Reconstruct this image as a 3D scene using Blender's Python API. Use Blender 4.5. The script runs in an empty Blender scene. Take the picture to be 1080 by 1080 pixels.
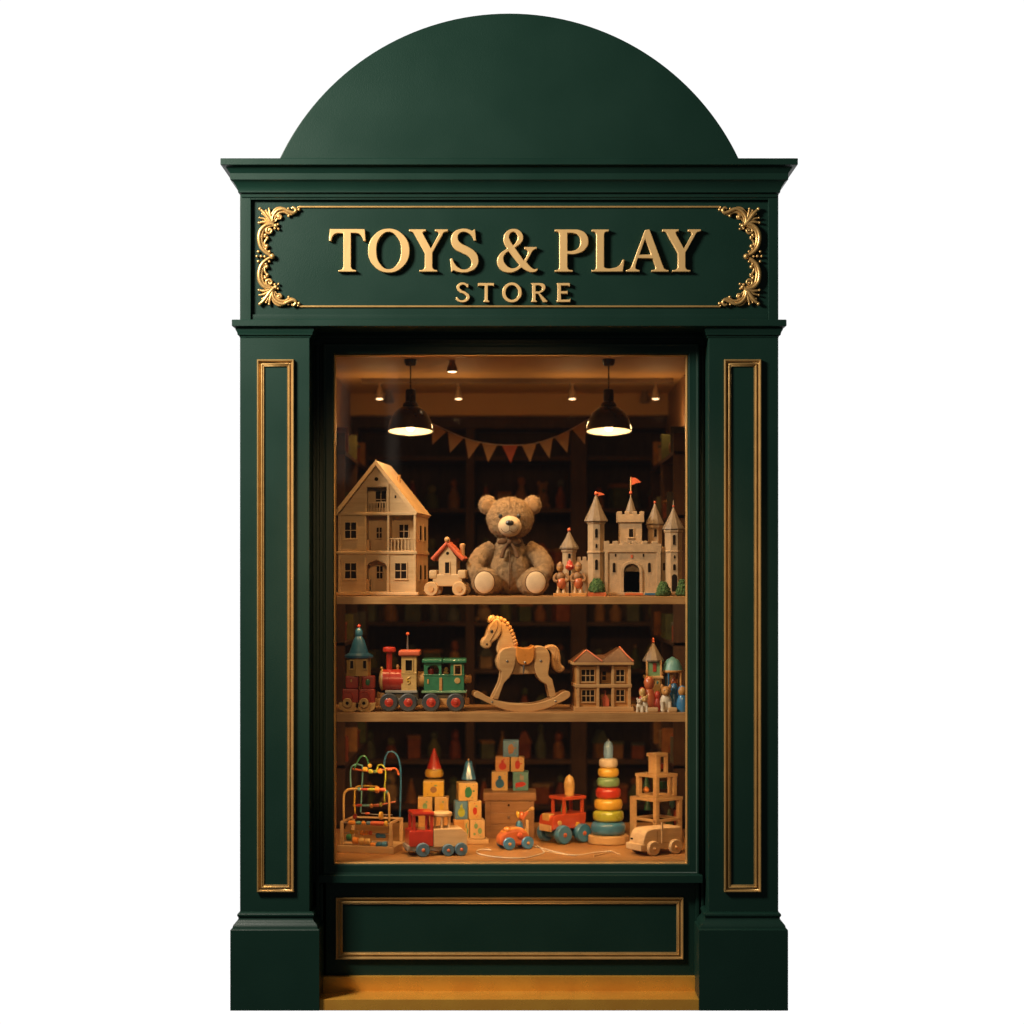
import bpy, bmesh, math, random
from mathutils import Vector, Matrix
random.seed(7)
R = math.radians
SC = bpy.context.scene
COL = SC.collection

# ------------------------------------------------------------------ measures
S = 0.003          # metres per photo pixel on the facade plane (y = 0)
D = 6.0            # camera distance to the facade plane
CX, HY = 537.0, 610.0          # photo column of x = 0, photo row of the eye level
ZH = (1066 - HY) * S           # eye height
def kk(y): return (D + y) / D
def X(px, y=0.0): return (px - CX) * S * kk(y)
def Z(py, y=0.0): return ZH + (HY - py) * S * kk(y)

Y_GLASS = 0.118
Z_SHELF1 = Z(629, 0.16)
Z_SHELF2 = Z(751.5, 0.16)
Z_DECK = Z(909, 0.14)
def y_deck(py): return (ZH - Z_DECK) / (S * (py - HY)) * D - D   # depth of a deck point seen at row py

# ------------------------------------------------------------------ materials
def _nt(name):
    m = bpy.data.materials.new(name); m.use_nodes = True
    nt = m.node_tree; b = nt.nodes['Principled BSDF']
    return m, nt, b
def paint(name, col, rough=.4, metal=0., var=.12, vscale=14., bump=.03, bscale=120., coat=0., spec=.5, aniso=None):
    m, nt, b = _nt(name); N = nt.nodes; L = nt.links
    tc = N.new('ShaderNodeTexCoord'); src = tc.outputs['Object']
    if aniso:
        mp = N.new('ShaderNodeMapping'); mp.inputs['Scale'].default_value = aniso
        L.new(src, mp.inputs['Vector']); src = mp.outputs['Vector']
    n1 = N.new('ShaderNodeTexNoise'); n1.inputs['Scale'].default_value = vscale; n1.inputs['Detail'].default_value = 5
    L.new(src, n1.inputs['Vector'])
    rp = N.new('ShaderNodeValToRGB'); e = rp.color_ramp.elements
    e[0].position = .3; e[1].position = .7
    e[0].color = [c * (1 - var) for c in col] + [1]; e[1].color = [min(1, c * (1 + var)) for c in col] + [1]
    L.new(n1.outputs['Fac'], rp.inputs['Fac']); L.new(rp.outputs['Color'], b.inputs['Base Color'])
    b.inputs['Metallic'].default_value = metal
    b.inputs['Specular IOR Level'].default_value = spec
    mr = N.new('ShaderNodeMapRange'); mr.inputs['To Min'].default_value = max(.04, rough - .07); mr.inputs['To Max'].default_value = rough + .07
    L.new(n1.outputs['Fac'], mr.inputs['Value']); L.new(mr.outputs['Result'], b.inputs['Roughness'])
    if coat: b.inputs['Coat Weight'].default_value = min(1, coat * 2.4); b.inputs['Coat Roughness'].default_value = .10
    if bump:
        n2 = N.new('ShaderNodeTexNoise'); n2.inputs['Scale'].default_value = bscale; n2.inputs['Detail'].default_value = 3
        L.new(src, n2.inputs['Vector'])
        bp = N.new('ShaderNodeBump'); bp.inputs['Strength'].default_value = 1; bp.inputs['Distance'].default_value = bump * .02
        L.new(n2.outputs['Fac'], bp.inputs['Height']); L.new(bp.outputs['Normal'], b.inputs['Normal'])
    return m
def wood(name, c1, c2, rough=.5, grain=(5, 70, 70), spec=.4, bump=.03, coat=0.):
    m, nt, b = _nt(name); N = nt.nodes; L = nt.links
    tc = N.new('ShaderNodeTexCoord'); mp = N.new('ShaderNodeMapping'); mp.inputs['Scale'].default_value = grain
    L.new(tc.outputs['Object'], mp.inputs['Vector'])
    n1 = N.new('ShaderNodeTexNoise'); n1.inputs['Scale'].default_value = 1.6; n1.inputs['Detail'].default_value = 7; n1.inputs['Roughness'].default_value = .65; n1.inputs['Distortion'].default_value = .6
    L.new(mp.outputs['Vector'], n1.inputs['Vector'])
    n3 = N.new('ShaderNodeTexNoise'); n3.inputs['Scale'].default_value = 9.; n3.inputs['Detail'].default_value = 2
    L.new(tc.outputs['Object'], n3.inputs['Vector'])
    ad = N.new('ShaderNodeMath'); ad.operation = 'MULTIPLY_ADD'; ad.inputs[1].default_value = .5
    L.new(n3.outputs['Fac'], ad.inputs[0]); 
    sc = N.new('ShaderNodeMath'); sc.operation = 'MULTIPLY'; sc.inputs[1].default_value = .6
    L.new(n1.outputs['Fac'], sc.inputs[0]); L.new(sc.outputs[0], ad.inputs[2])
    rp = N.new('ShaderNodeValToRGB'); e = rp.color_ramp.elements
    e[0].position = .38; e[1].position = .7; e[0].color = list(c2) + [1]; e[1].color = list(c1) + [1]
    L.new(ad.outputs[0], rp.inputs['Fac']); L.new(rp.outputs['Color'], b.inputs['Base Color'])
    b.inputs['Roughness'].default_value = rough; b.inputs['Specular IOR Level'].default_value = spec
    if coat: b.inputs['Coat Weight'].default_value = coat; b.inputs['Coat Roughness'].default_value = .2
    bp = N.new('ShaderNodeBump'); bp.inputs['Distance'].default_value = bump * .03; bp.inputs['Strength'].default_value = .8
    L.new(n1.outputs['Fac'], bp.inputs['Height']); L.new(bp.outputs['Normal'], b.inputs['Normal'])
    return m
def emit(name, col, st):
    m, nt, b = _nt(name)
    b.inputs['Base Color'].default_value = list(col) + [1]
    b.inputs['Emission Color'].default_value = list(col) + [1]; b.inputs['Emission Strength'].default_value = st
    return m

class M: pass
M.green = paint('green_paint', (.0055, .0275, .0185), .42, spec=.33, var=.06, vscale=5, bump=.02, bscale=260)
M.gold = paint('gilt', (.66, .40, .14), .34, metal=.6, var=.06, vscale=20, bump=.03, bscale=90)
M.letter = paint('gilt_letter', (.84, .53, .215), .36, metal=.35, var=.08, vscale=14, bump=.02, bscale=60, aniso=(1, 1, .3))
M.brass = paint('brass', (1.0, .46, .065), .27, metal=.5, var=.09, vscale=14, bump=.015, bscale=300)
M.shelf = wood('shelf_wood', (.50, .26, .088), (.31, .14, .042), .42, (4, 40, 90))
M.deck = wood('deck_wood', (.43, .205, .058), (.28, .12, .032), .45, (3, 45, 45))
M.lining = wood('lining_wood', (.26, .13, .055), (.17, .08, .032), .5, (40, 40, 4))
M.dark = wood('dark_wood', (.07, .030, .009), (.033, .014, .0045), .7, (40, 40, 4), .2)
M.plaster = paint('ceiling_plaster', (.56, .31, .11), .7, var=.06, vscale=3, bump=.02)
M.pale = wood('pale_wood', (.65, .42, .205), (.48, .29, .125), .5, (30, 30, 4))
M.palex = wood('pale_wood_flat', (.65, .42, .205), (.47, .285, .12), .5, (4, 30, 50))
M.honey = wood('honey_wood', (.62, .36, .14), (.45, .23, .08), .42, (5, 30, 50), coat=.2)
M.amber = wood('amber_wood', (.60, .30, .085), (.41, .175, .042), .45, (5, 40, 60))
M.walnut = wood('box_wood', (.34, .17, .065), (.21, .095, .033), .5, (5, 40, 60))
M.red = paint('red_paint', (.46, .032, .012), .32, var=.14, vscale=40, coat=.3)
M.brick = paint('brick_red_paint', (.38, .035, .012), .42, var=.2, vscale=40)
M.coral = paint('coral_paint', (.55, .10, .035), .45, var=.12, vscale=40)
M.toygreen = paint('toy_green_paint', (.035, .17, .07), .33, var=.15, vscale=40, coat=.25)
M.sage = paint('sage_paint', (.17, .29, .13), .3, var=.12, vscale=40, coat=.3)
M.lime = paint('lime_paint', (.36, .38, .035), .28, var=.1, vscale=40, coat=.4)
M.blue = paint('blue_paint', (.045, .19, .36), .32, var=.12, vscale=40, coat=.35)
M.deepblue = paint('deep_blue_paint', (.022, .11, .21), .36, var=.14, vscale=40, coat=.2)
M.sky = paint('sky_blue_paint', (.20, .36, .56), .32, var=.1, vscale=40, coat=.3)
M.slate = paint('slate_paint', (.085, .19, .29), .5, var=.15, vscale=50)
M.yellow = paint('yellow_paint', (.62, .36, .04), .3, var=.12, vscale=40, coat=.3)
M.mustard = paint('mustard_paint', (.55, .33, .10), .4, var=.12, vscale=40, coat=.15)
M.orange = paint('orange_paint', (.68, .24, .035), .3, var=.12, vscale=40, coat=.3)
M.rust = paint('rust_paint', (.48, .11, .03), .36, var=.15, vscale=40, coat=.2)
M.tractor = paint('tractor_red', (.46, .06, .018), .34, var=.12, vscale=40, coat=.3)
M.cream = paint('cream_paint', (.60, .50, .36), .42, var=.08, vscale=40)
M.teal = paint('teal_paint', (.10, .24, .22), .45, var=.15, vscale=50)
M.tyre = paint('tyre_grey', (.05, .052, .05), .4, var=.15, vscale=40)
M.wheelblue = paint('wheel_blue_grey', (.07, .145, .20), .4, var=.12, vscale=50)
M.ash = paint('grey_wood', (.30, .26, .20), .5, var=.15, vscale=40)
M.black = paint('black_enamel', (.010, .009, .008), .28, var=.1, coat=.3)
M.hole = paint('dark_opening', (.012, .007, .004), .6, var=.2, bump=0, spec=.08)  # near black in place of shade inside openings, also plain dark fittings
M.steel = paint('steel', (.5, .46, .4), .3, metal=.9, var=.1)
M.stone = paint('castle_stone_paint', (.42, .275, .145), .62, var=.13, vscale=60, bump=.06, bscale=220)
M.rooft = wood('castle_roof', (.22, .16, .10), (.13, .09, .055), .45, (90, 90, 6))
M.terra = wood('terracotta_roof', (.14, .062, .021), (.08, .03, .01), .5, (60, 60, 8))
M.fur = paint('plush_fur', (.335, .21, .105), .9, var=.24, vscale=75, bump=.30, bscale=330, spec=.1)
M.furdark = paint('ear_lining', (.30, .17, .075), .9, var=.2, vscale=75, bump=.2, bscale=330, spec=.1)
M.plush = paint('pale_plush', (.62, .45, .27), .85, var=.07, vscale=40, bump=.08, bscale=500, spec=.1)
M.ribbon = paint('ribbon_brown', (.13, .06, .022), .7, spec=.2, var=.15, vscale=60)
M.bush = paint('moss_green', (.06, .13, .03), .8, var=.4, vscale=160, bump=.3, bscale=330)
M.string = paint('cord_string', (.60, .50, .36), .7, var=.1)
M.flag = paint('bunting_cloth', (.42, .24, .10), .8, var=.12, vscale=30)
M.flagred = paint('bunting_cloth_red', (.46, .10, .04), .8, var=.12, vscale=30)
M.rail = paint('track_rail', (.16, .10, .055), .5)
M.spotmetal = paint('spot_metal', (.25, .17, .10), .4, metal=.4)
M.shadein = paint('shade_inside', (.85, .78, .66), .5, var=.03)
M.bulb = emit('bulb', (1, .78, .48), 6.)
M.lens = emit('spot_lens', (1, .68, .36), 5.)
def glassmat():
    m = bpy.data.materials.new('window_glass'); m.use_nodes = True
    nt = m.node_tree; N = nt.nodes; L = nt.links; N.remove(N['Principled BSDF'])
    t = N.new('ShaderNodeBsdfTransparent'); t.inputs['Color'].default_value = (.97, .965, .95, 1)
    g = N.new('ShaderNodeBsdfGlossy'); g.inputs['Roughness'].default_value = .03
    f = N.new('ShaderNodeFresnel'); ge = N.new('ShaderNodeNewGeometry')
    mr = N.new('ShaderNodeMapRange'); mr.inputs['To Min'].default_value = 1.45; mr.inputs['To Max'].default_value = 1 / 1.45
    L.new(ge.outputs['Backfacing'], mr.inputs['Value']); L.new(mr.outputs['Result'], f.inputs['IOR'])
    mx = N.new('ShaderNodeMixShader')
    L.new(f.outputs[0], mx.inputs[0]); L.new(t.outputs[0], mx.inputs[1]); L.new(g.outputs[0], mx.inputs[2])
    L.new(mx.outputs[0], N['Material Output'].inputs['Surface'])
    return m
M.glass = glassmat()

# ------------------------------------------------------------------ mesh building
def curve_mesh(loops, d0, d1, bev, res=5):
    """loops of (x, z) or (x, z, 's') points -> filled extruded mesh, local x/z in the picture plane, y = depth"""
    cu = bpy.data.curves.new('tmp', 'CURVE'); cu.dimensions = '2D'; cu.fill_mode = 'BOTH'
    cu.resolution_u = res
    for lp in loops:
        sp = cu.splines.new('BEZIER'); sp.bezier_points.add(len(lp) - 1); sp.use_cyclic_u = True; sp.resolution_u = res
        for bp, p in zip(sp.bezier_points, lp):
            bp.co = (p[0], p[1], 0)
            ht = 'AUTO' if len(p) > 2 else 'VECTOR'
            bp.handle_left_type = ht; bp.handle_right_type = ht
    cu.extrude = max(.001, (d1 - d0) / 2 - bev); cu.bevel_depth = bev; cu.bevel_resolution = 1; cu.offset = -bev
    ob = bpy.data.objects.new('tmp', cu); COL.objects.link(ob)
    dg = bpy.context.evaluated_depsgraph_get()
    me = bpy.data.meshes.new_from_object(ob.evaluated_get(dg))
    bpy.data.objects.remove(ob); bpy.data.curves.remove(cu)
    return me

class Part:
    def __init__(s, T, name, mat, label=None, sharp=35):
        s.T, s.name, s.mat, s.label, s.sharp = T, name, mat, label, sharp
        s.bm = bmesh.new(); s.kids = []; s.mods = None; s.kf = 1.
    def at(s, y):
        s.kf = kk(y); return s      # measured on a plane at depth y
    def sub(s, name, mat, label=None, sharp=35):
        p = Part(s.T, name, mat, label, sharp); s.kids.append(p); return p
    def c(s, x, d, z):
        T = s.T
        if T.local: return Vector((x * T.s, d * T.s, z * T.s))
        if s.kf != 1.: return Vector(((x - T.px) * T.s * s.kf, d * T.s, ZH + (HY - z) * S * s.kf))
        return Vector(((x - T.px) * T.s, d * T.s, (T.pyb - z) * T.s))
    def box(s, x0, x1, d0, d1, z0, z1, bev=.35, seg=2):
        a = s.c(x0, d0, z0); b = s.c(x1, d1, z1)
        lo = Vector((min(a.x, b.x), min(a.y, b.y), min(a.z, b.z))); hi = Vector((max(a.x, b.x), max(a.y, b.y), max(a.z, b.z)))
        r = bmesh.ops.create_cube(s.bm, size=1)
        vs = r['verts']
        for v in vs:
            v.co = Vector((lo.x + (v.co.x + .5) * (hi.x - lo.x), lo.y + (v.co.y + .5) * (hi.y - lo.y), lo.z + (v.co.z + .5) * (hi.z - lo.z)))
        if bev:
            w = min(bev * s.T.s, .3 * min(hi - lo))
            es = list({e for v in vs for e in v.link_edges})
            bmesh.ops.bevel(s.bm, geom=es, offset=w, segments=seg, affect='EDGES', profile=.5)
        return s
    def _faces(s, rings, close=True, cap=True):
        n = len(rings[0])
        for a, b in zip(rings, rings[1:]):
            for i in range(n if close else n - 1):
                j = (i + 1) % n
                s.bm.faces.new((a[i], a[j], b[j], b[i]))
        if cap:
            for r in (rings[0][::-1], rings[-1]):
                try: s.bm.faces.new(r)
                except ValueError: pass
    def lathe(s, prof, x, d, z, seg=24, axis='z', rot0=0., sx=1., sy=1.):
        """prof: list of (radius, height); axis z: heights go up from row z; axis y: along depth; axis x: along x"""
        o = s.c(x, d, z); k = s.T.s; rings = []
        for r, h in prof:
            r = max(r, .02); ring = []
            for i in range(seg):
                a = 2 * math.pi * i / seg + rot0
                u, v = math.cos(a) * r * sx, math.sin(a) * r * sy
                if axis == 'z': p = Vector((u, v, h))
                elif axis == 'y': p = Vector((u, h, v))
                else: p = Vector((h, u, v))
                ring.append(s.bm.verts.new(o + p * k))
            rings.append(ring)
        s._faces(rings); return s
    def ell(s, x, d, z, rx, rd, rz, seg=20, n=12, rot=None):
        o = s.c(x, d, z); k = s.T.s; rings = []
        for j in range(n + 1):
            t = math.pi * (j / n - .5); t = max(-1.53, min(1.53, t)); ring = []
            for i in range(seg):
                a = 2 * math.pi * i / seg
                p = Vector((math.cos(a) * math.cos(t) * rx, math.sin(a) * math.cos(t) * rd, math.sin(t) * rz))
                if rot: p = rot @ p
                ring.append(s.bm.verts.new(o + p * k))
            rings.append(ring)
        s._faces(rings); return s
    def tube(s, pts, r, seg=8, smooth=0, closed=False):
        """pts (x, d, z) ; r number or list"""
        P = [s.c(*p) for p in pts]
        rr = [v * s.T.s for v in (r if isinstance(r, (list, tuple)) else [r] * len(P))]
        if smooth:
            Q, q = [], []
            n = len(P)
            for i in range(n - 1):
                p0, p1, p2, p3 = P[max(0, i - 1)], P[i], P[i + 1], P[min(n - 1, i + 2)]
                for t in range(smooth):
                    f = t / smooth
                    Q.append(.5 * ((2 * p1) + (-p0 + p2) * f + (2 * p0 - 5 * p1 + 4 * p2 - p3) * f * f + (-p0 + 3 * p1 - 3 * p2 + p3) * f ** 3))
                    q.append(rr[i] * (1 - f) + rr[i + 1] * f)
            Q.append(P[-1]); q.append(rr[-1]); P, rr = Q, q
        rings = []; up = None
        for i, p in enumerate(P):
            t = (P[min(i + 1, len(P) - 1)] - P[max(i - 1, 0)])
            t = t.normalized() if t.length > 1e-9 else Vector((0, 0, 1))
            if up is None:
                up = t.orthogonal().normalized()
            up = (up - t * up.dot(t)); up = up.normalized() if up.length > 1e-6 else t.orthogonal().normalized()
            sd = t.cross(up)
            rings.append([s.bm.verts.new(p + (up * math.cos(2 * math.pi * a / seg) + sd * math.sin(2 * math.pi * a / seg)) * rr[i]) for a in range(seg)])
        s._faces(rings); return s
    def prism(s, pts, d0, d1):
        a = [s.bm.verts.new(s.c(p[0], d0, p[1])) for p in pts]; b = [s.bm.verts.new(s.c(p[0], d1, p[1])) for p in pts]
        s._faces([a, b]); return s
    def shape(s, loops, d0, d1, bev=0., res=5):
        me = curve_mesh(loops, d0, d1, bev, res); k = s.T.s; off = len(s.bm.verts)
        me2 = me; mid = (d0 + d1) / 2
        base = s.bm.verts
        vs = []
        for v in me2.vertices:
            vs.append(s.bm.verts.new(s.c(v.co.x, mid + v.co.z, v.co.y)))
        for p in me2.polygons:
            try: s.bm.faces.new([vs[i] for i in p.vertices])
            except ValueError: pass
        bpy.data.meshes.remove(me2); return s
    def frame(s, x0, x1, z0, z1, prof):
        """mitred picture-frame moulding; prof list of (inset, depth) closed"""
        rings = []
        for i, d in prof + [prof[0]]:
            rings.append([s.bm.verts.new(s.c(*p)) for p in ((x0 + i, d, z0 + i), (x1 - i, d, z0 + i), (x1 - i, d, z1 - i), (x0 + i, d, z1 - i))])
        s._faces(rings, cap=False); bmesh.ops.remove_doubles(s.bm, verts=s.bm.verts, dist=1e-6); return s
    def loft(s, x0, x1, d0, d1, prof):
        """stack of rectangles: prof list of (outset, row); outset applies to all sides"""
        rings = []
        for o, z in prof:
            rings.append([s.bm.verts.new(s.c(*p)) for p in ((x0 - o, d0 - o, z), (x1 + o, d0 - o, z), (x1 + o, d1 + o, z), (x0 - o, d1 + o, z))])
        s._faces(rings); return s
    def taper(s, b0, b1):
        """frustum between two rectangles ((x0,x1,d0,d1,z))"""
        rings = [[s.bm.verts.new(s.c(*p)) for p in ((x0, d0, z), (x1, d0, z), (x1, d1, z), (x0, d1, z))] for x0, x1, d0, d1, z in (b0, b1)]
        s._faces(rings); return s
    def build(s, parent):
        bm = s.bm
        bmesh.ops.recalc_face_normals(bm, faces=bm.faces)
        me = bpy.data.meshes.new(s.name); bm.to_mesh(me); bm.free()
        me.polygons.foreach_set('use_smooth', [True] * len(me.polygons))
        me.set_sharp_from_angle(angle=R(s.sharp))
        me.materials.append(s.mat)
        o = bpy.data.objects.new(s.name, me); COL.objects.link(o)
        if parent is not None: o.parent = parent
        if s.label: o['label'] = s.label
        if s.mods: s.mods(o)
        else:
            wn = o.modifiers.new('weighted', 'WEIGHTED_NORMAL'); wn.keep_sharp = True
        for k in s.kids: k.build(o)
        return o

class Thing:
    def __init__(s, name, label, cat, px, y, z, rot=0., group=None, local=False, solo=False):
        s.name, s.label, s.cat, s.px, s.y, s.zb, s.rot, s.group, s.local, s.solo = name, label, cat, px, y, z, rot, group, local, solo
        s.s = S * kk(y); s.pyb = HY + (ZH - z) / s.s; s.parts = []
    def part(s, name, mat, label=None, sharp=35):
        p = Part(s, name, mat, label, sharp); s.parts.append(p); return p
    def finish(s):
        if s.solo:
            p0 = s.parts[0]; p0.name = s.name
            for q in s.parts[1:]: p0.kids.append(q)
            o = p0.build(None)
        else:
            o = bpy.data.objects.new(s.name, None); COL.objects.link(o); o.empty_display_size = .05
            for p in s.parts: p.build(o)
        o.location = (X(s.px, s.y), s.y, s.zb); o.rotation_euler = (0, 0, R(s.rot))
        o['label'] = s.label; o['category'] = s.cat
        if s.group: o['group'] = s.group
        s.obj = o; return o

def ell_loop(cx, cy, rx, ry, n=8):
    return [(cx + rx * math.cos(2 * math.pi * i / n), cy + ry * math.sin(2 * math.pi * i / n), 's') for i in range(n)]
def rect(x0, x1, z0, z1): return [(x0, z0), (x1, z0), (x1, z1), (x0, z1)]
def arch_loop(x0, x1, ztop, zbot, up=-1):
    """round headed opening in picture rows (ztop < zbot)"""
    r = (x1 - x0) / 2; cx = (x0 + x1) / 2; n = 8
    pts = [(x0, zbot)]
    for i in range(n + 1):
        a = math.pi - math.pi * i / n
        pts.append((cx + r * math.cos(a), ztop + r - r * math.sin(a)))
    pts.append((x1, zbot)); return pts

# ================================================================== THE SHOP FRONT
mm = 1 / S     # metres -> facade pixels of depth
T = Thing('toy_shop', 'dark green arched shop front with gilt trimmed pilasters around a lit toy window', 'shop front', CX, 0, 0)
W0, W1 = 253, 821
DB = 2.55 * mm
g = T.part('arch_panel', M.green, sharp=30).at(.024)
r_, cy_ = 268.0, 282.0
pts = []
a0 = math.asin((cy_ - 167.5) / r_)
for i in range(65):
    a = math.pi - a0 - (math.pi - 2 * a0) * i / 64
    pts.append((537 + r_ * math.cos(a), cy_ - r_ * math.sin(a)))
g.shape([pts], 8, 38, .8)
g = T.part('cornice', M.green).at(-.058)
g.loft(W0, W1, 0, DB, [(20, 167), (20.4, 167.5), (20.4, 173.6), (20, 174), (15.5, 175.5), (12.4, 180), (11.6, 181), (11.6, 187.6), (10.8, 188.2), (8.6, 189.5), (5.6, 194), (4.2, 197.6), (4.2, 199.6), (3.6, 200.2), (1.6, 200.8), (1.2, 204), (0, 205)])
g = T.part('frieze', M.green)       # frame round the sign board
g.box(W0, 264.5, 0, 60, 204, 338, .5); g.box(810.5, W1, 0, 60, 204, 338, .5)
g.box(264, 811, .4, 60, 204, 210.5, .5); g.box(264, 811, 2.4, 60, 331, 338, 1.2)
g = T.part('ledge', M.green).at(-.024)
g.loft(W0, W1, 0, 60, [(8, 337), (8.5, 337.5), (8.5, 343.6), (8, 344), (5, 345.5)])
g = T.part('lintel', M.green).at(.1)
g.box(322, 752, 36, 70, 340, 364, .3); g.box(327, 747, 30, 40, 341, 352, .6); g.box(327, 747, 33, 40, 352, 357, .6)
for (a, b) in ((253, 326.5), (747.5, 821)):
    p = T.part('pilaster', M.green)
    p.box(a, b, 0, 60, 354, 966, .7)
    cap = p.sub('capital', M.green).at(-.01)
    cap.loft(a, b, 0, 40, [(4.5, 344), (4.5, 348), (3, 350.5), (2.6, 353), (1, 354), (.6, 355.5), (0, 356)])
    tr = p.sub('gilt_trim', M.gold, sharp=40).at(-.01)
    x0 = a + 18 if a < 500 else a + 16.5; x1 = x0 + 39
    tr.frame(x0, x1, 379, 941, [(0, .5), (0, -3.2), (.5, -4), (1.3, -4), (1.8, -3.4), (3.0, -1.2), (4.0, -.8), (4.4, -2.2), (5.2, -2.6), (5.7, -1.8), (6.2, -1.2), (7.0, -1.6), (7.4, -.6), (7.4, .5)])
    pl = p.sub('plinth', M.green).at(-.03)
    pl.loft(a, b, 0, 40, [(10, 1066), (10.2, 1065.4), (10.2, 981.2), (9.6, 980.4), (8.2, 979.6), (7.6, 976.5), (4.6, 973.5), (3.2, 972), (2.6, 970), (2.8, 968.4), (3.8, 967.4), (3.8, 965.6), (3, 964.6), (.6, 963.2)])
for a, b, c, d_ in ((318, 344, 333, 337), (734, 756, 739.5, 742.5)):
    g = T.part('jamb', M.green).at(.115)
    g.box(a, b, 40, 70, 350, 1050, .4); g.box(c, d_, 37, 60, 350, 1032, .8)
f = T.part('window_frame', M.green).at(.092)
f.frame(340.5, 737.5, 362, 923, [(0, 42), (0, 30.5), (.8, 29.6), (2, 29.6), (3, 30.8), (4, 31.2), (10.4, 31.2), (11, 31.8), (11.3, 34), (11.3, 42)])
bd = f.sub('gilt_bead', M.gold).at(.104)
bd.frame(352.0, 725.4, 374.0, 911.6, [(0, 40), (0, 35.0), (.5, 34.3), (1.1, 34.3), (1.7, 35.2), (2.2, 36.2), (2.2, 40)])
gl = f.sub('window_pane', M.glass).at(Y_GLASS)
gl.box(353.2, 724.4, Y_GLASS * mm, Y_GLASS * mm + 2, 375, 911, 0)
sl = T.part('window_sill', M.green).at(.08)
sl.loft(342, 735, 32, 60, [(6, 931), (6, 923.6), (5.4, 923), (1, 921.8), (0, 919)])
st = T.part('stall_riser', M.green).at(.118)
st.box(330, 746, 40, 60, 930, 1036, .4)
st.box(337, 341, 37.5, 50, 931, 1031, .8); st.box(733.5, 737.5, 37.5, 50, 931, 1031, .8)
tr = st.sub('gilt_trim', M.gold, sharp=40).at(.112)
tr.frame(354, 721, 946.5, 1012, [(0, 40.5), (0, 37), (.5, 36.2), (1.3, 36.2), (1.8, 36.8), (3.0, 39), (4.0, 39.3), (4.4, 38), (5.2, 37.5), (5.7, 38.4), (6.2, 38.8), (7.0, 38.4), (7.4, 39.4), (7.4, 40.5)])
bs = T.part('brass_step', M.brass, label='worn brass step below the panel').at(-.018)
bs.box(331.2, 741.2, -6, 45, 1054, 1066, .6)
br = bs.sub('brass_riser', M.brass).at(.1); br.box(336, 735, 33.5, 45, 1030, 1056, .6)
# shell behind the front
sh = T.part('side_wall', M.green)
sh.box(253.2, 310, 55, DB, 205, 1065.8, .3)
sh = T.part('side_wall', M.green)
sh.box(764, 820.8, 55, DB, 205, 1065.8, .3)
sh = T.part('back_wall', M.green); sh.box(310, 764, 2.45 * mm, DB, 205, 1065.8, .3)
li = T.part('wall_lining', M.lining)
li.box(309, 312, 60, 2.45 * mm, 345, 1065, 0); li.box(762, 765, 60, 2.45 * mm, 345, 1065, 0); li.box(312, 762, 2.42 * mm, 2.449 * mm, 345, 1065, 0)
ZC = Z(423, 2.4)
ce = T.part('ceiling', M.plaster)
zc_px = 1066 - ZC / S
ce.box(312, 762, 60, 2.42 * mm, zc_px - 12, zc_px, 0)
ce.box(312, 762, 2.05 * mm, 2.42 * mm, zc_px - .5, zc_px + 31, .4)     # dropped beam over the cabinets
fl = T.part('shop_floor', M.dark); fl.box(312, 762, 60, 2.42 * mm, 1000, 1064, 0)
T.finish()

# ------------------------------------------------------------------ the sign
T = Thing('shop_sign', 'dark green fascia board with gilt raised lettering between two scrolled ornaments', 'sign', CX, .012, 0)
b = T.part('board', M.green); b.box(263, 812, 1, 10, 209, 333, 0)
LT = {}
def gl(pts, ox, oy=230, k=10.8): return [((p[0] / k + ox, p[1] / k + oy) + tuple(p[2:])) for p in pts]
s_ = 's'
Tg = [(90,132),(485,132),(497,268),(470,268),(450,215,s_),(420,186,s_),(385,178),(330,178),(330,560),(345,588,s_),(388,600),(388,618),(185,618),(185,600),(228,588,s_),(242,560),(242,178),(185,178),(148,188,s_),(120,218,s_),(105,268),(78,268)]
Yg = [(18,135),(208,135),(208,158),(176,168,s_),(182,195),(265,355),(356,190),(346,166,s_),(312,158),(312,135),(460,135),(460,158),(415,172,s_),(392,210),(285,400),(285,565),(300,590,s_),(340,600),(340,618),(135,618),(135,600),(180,590,s_),(196,565),(196,405),(85,205),(62,170,s_),(18,158)]
Sg = [(770,135),(782,265),(755,265),(735,215,s_),(690,178,s_),(635,165,s_),(590,185,s_),(573,230,s_),(600,285,s_),(680,330,s_),(770,390,s_),(808,475,s_),(785,565,s_),(720,612,s_),(640,628,s_),(570,618,s_),(525,602),(497,618),(485,468),(512,468),(535,520,s_),(580,570,s_),(650,592,s_),(710,565,s_),(728,510,s_),(700,450,s_),(620,405,s_),(540,360,s_),(498,290,s_),(498,220,s_),(535,160,s_),(600,132,s_),(660,128,s_),(710,140,s_),(738,152),(757,135)]
Ag0 = [(238,130,s_),(310,155,s_),(345,225,s_),(325,285,s_),(250,345),(352,490),(385,430,s_),(393,378,s_),(355,358),(355,336),(498,336),(498,355),(455,378,s_),(430,420,s_),(382,508),(430,562,s_),(470,588,s_),(512,580),(508,600,s_),(460,624,s_),(395,612,s_),(325,570),(270,608,s_),(185,628,s_),(90,595,s_),(46,500,s_),(75,420,s_),(160,352),(125,290,s_),(120,230,s_),(155,160,s_)]
Ag1 = [(235,165,s_),(270,190,s_),(280,240,s_),(232,322),(195,260,s_),(185,215,s_),(200,180,s_)]
Ag2 = [(178,385),(302,540),(260,572,s_),(210,578,s_),(150,540,s_),(120,465,s_),(140,415,s_)]
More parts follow.
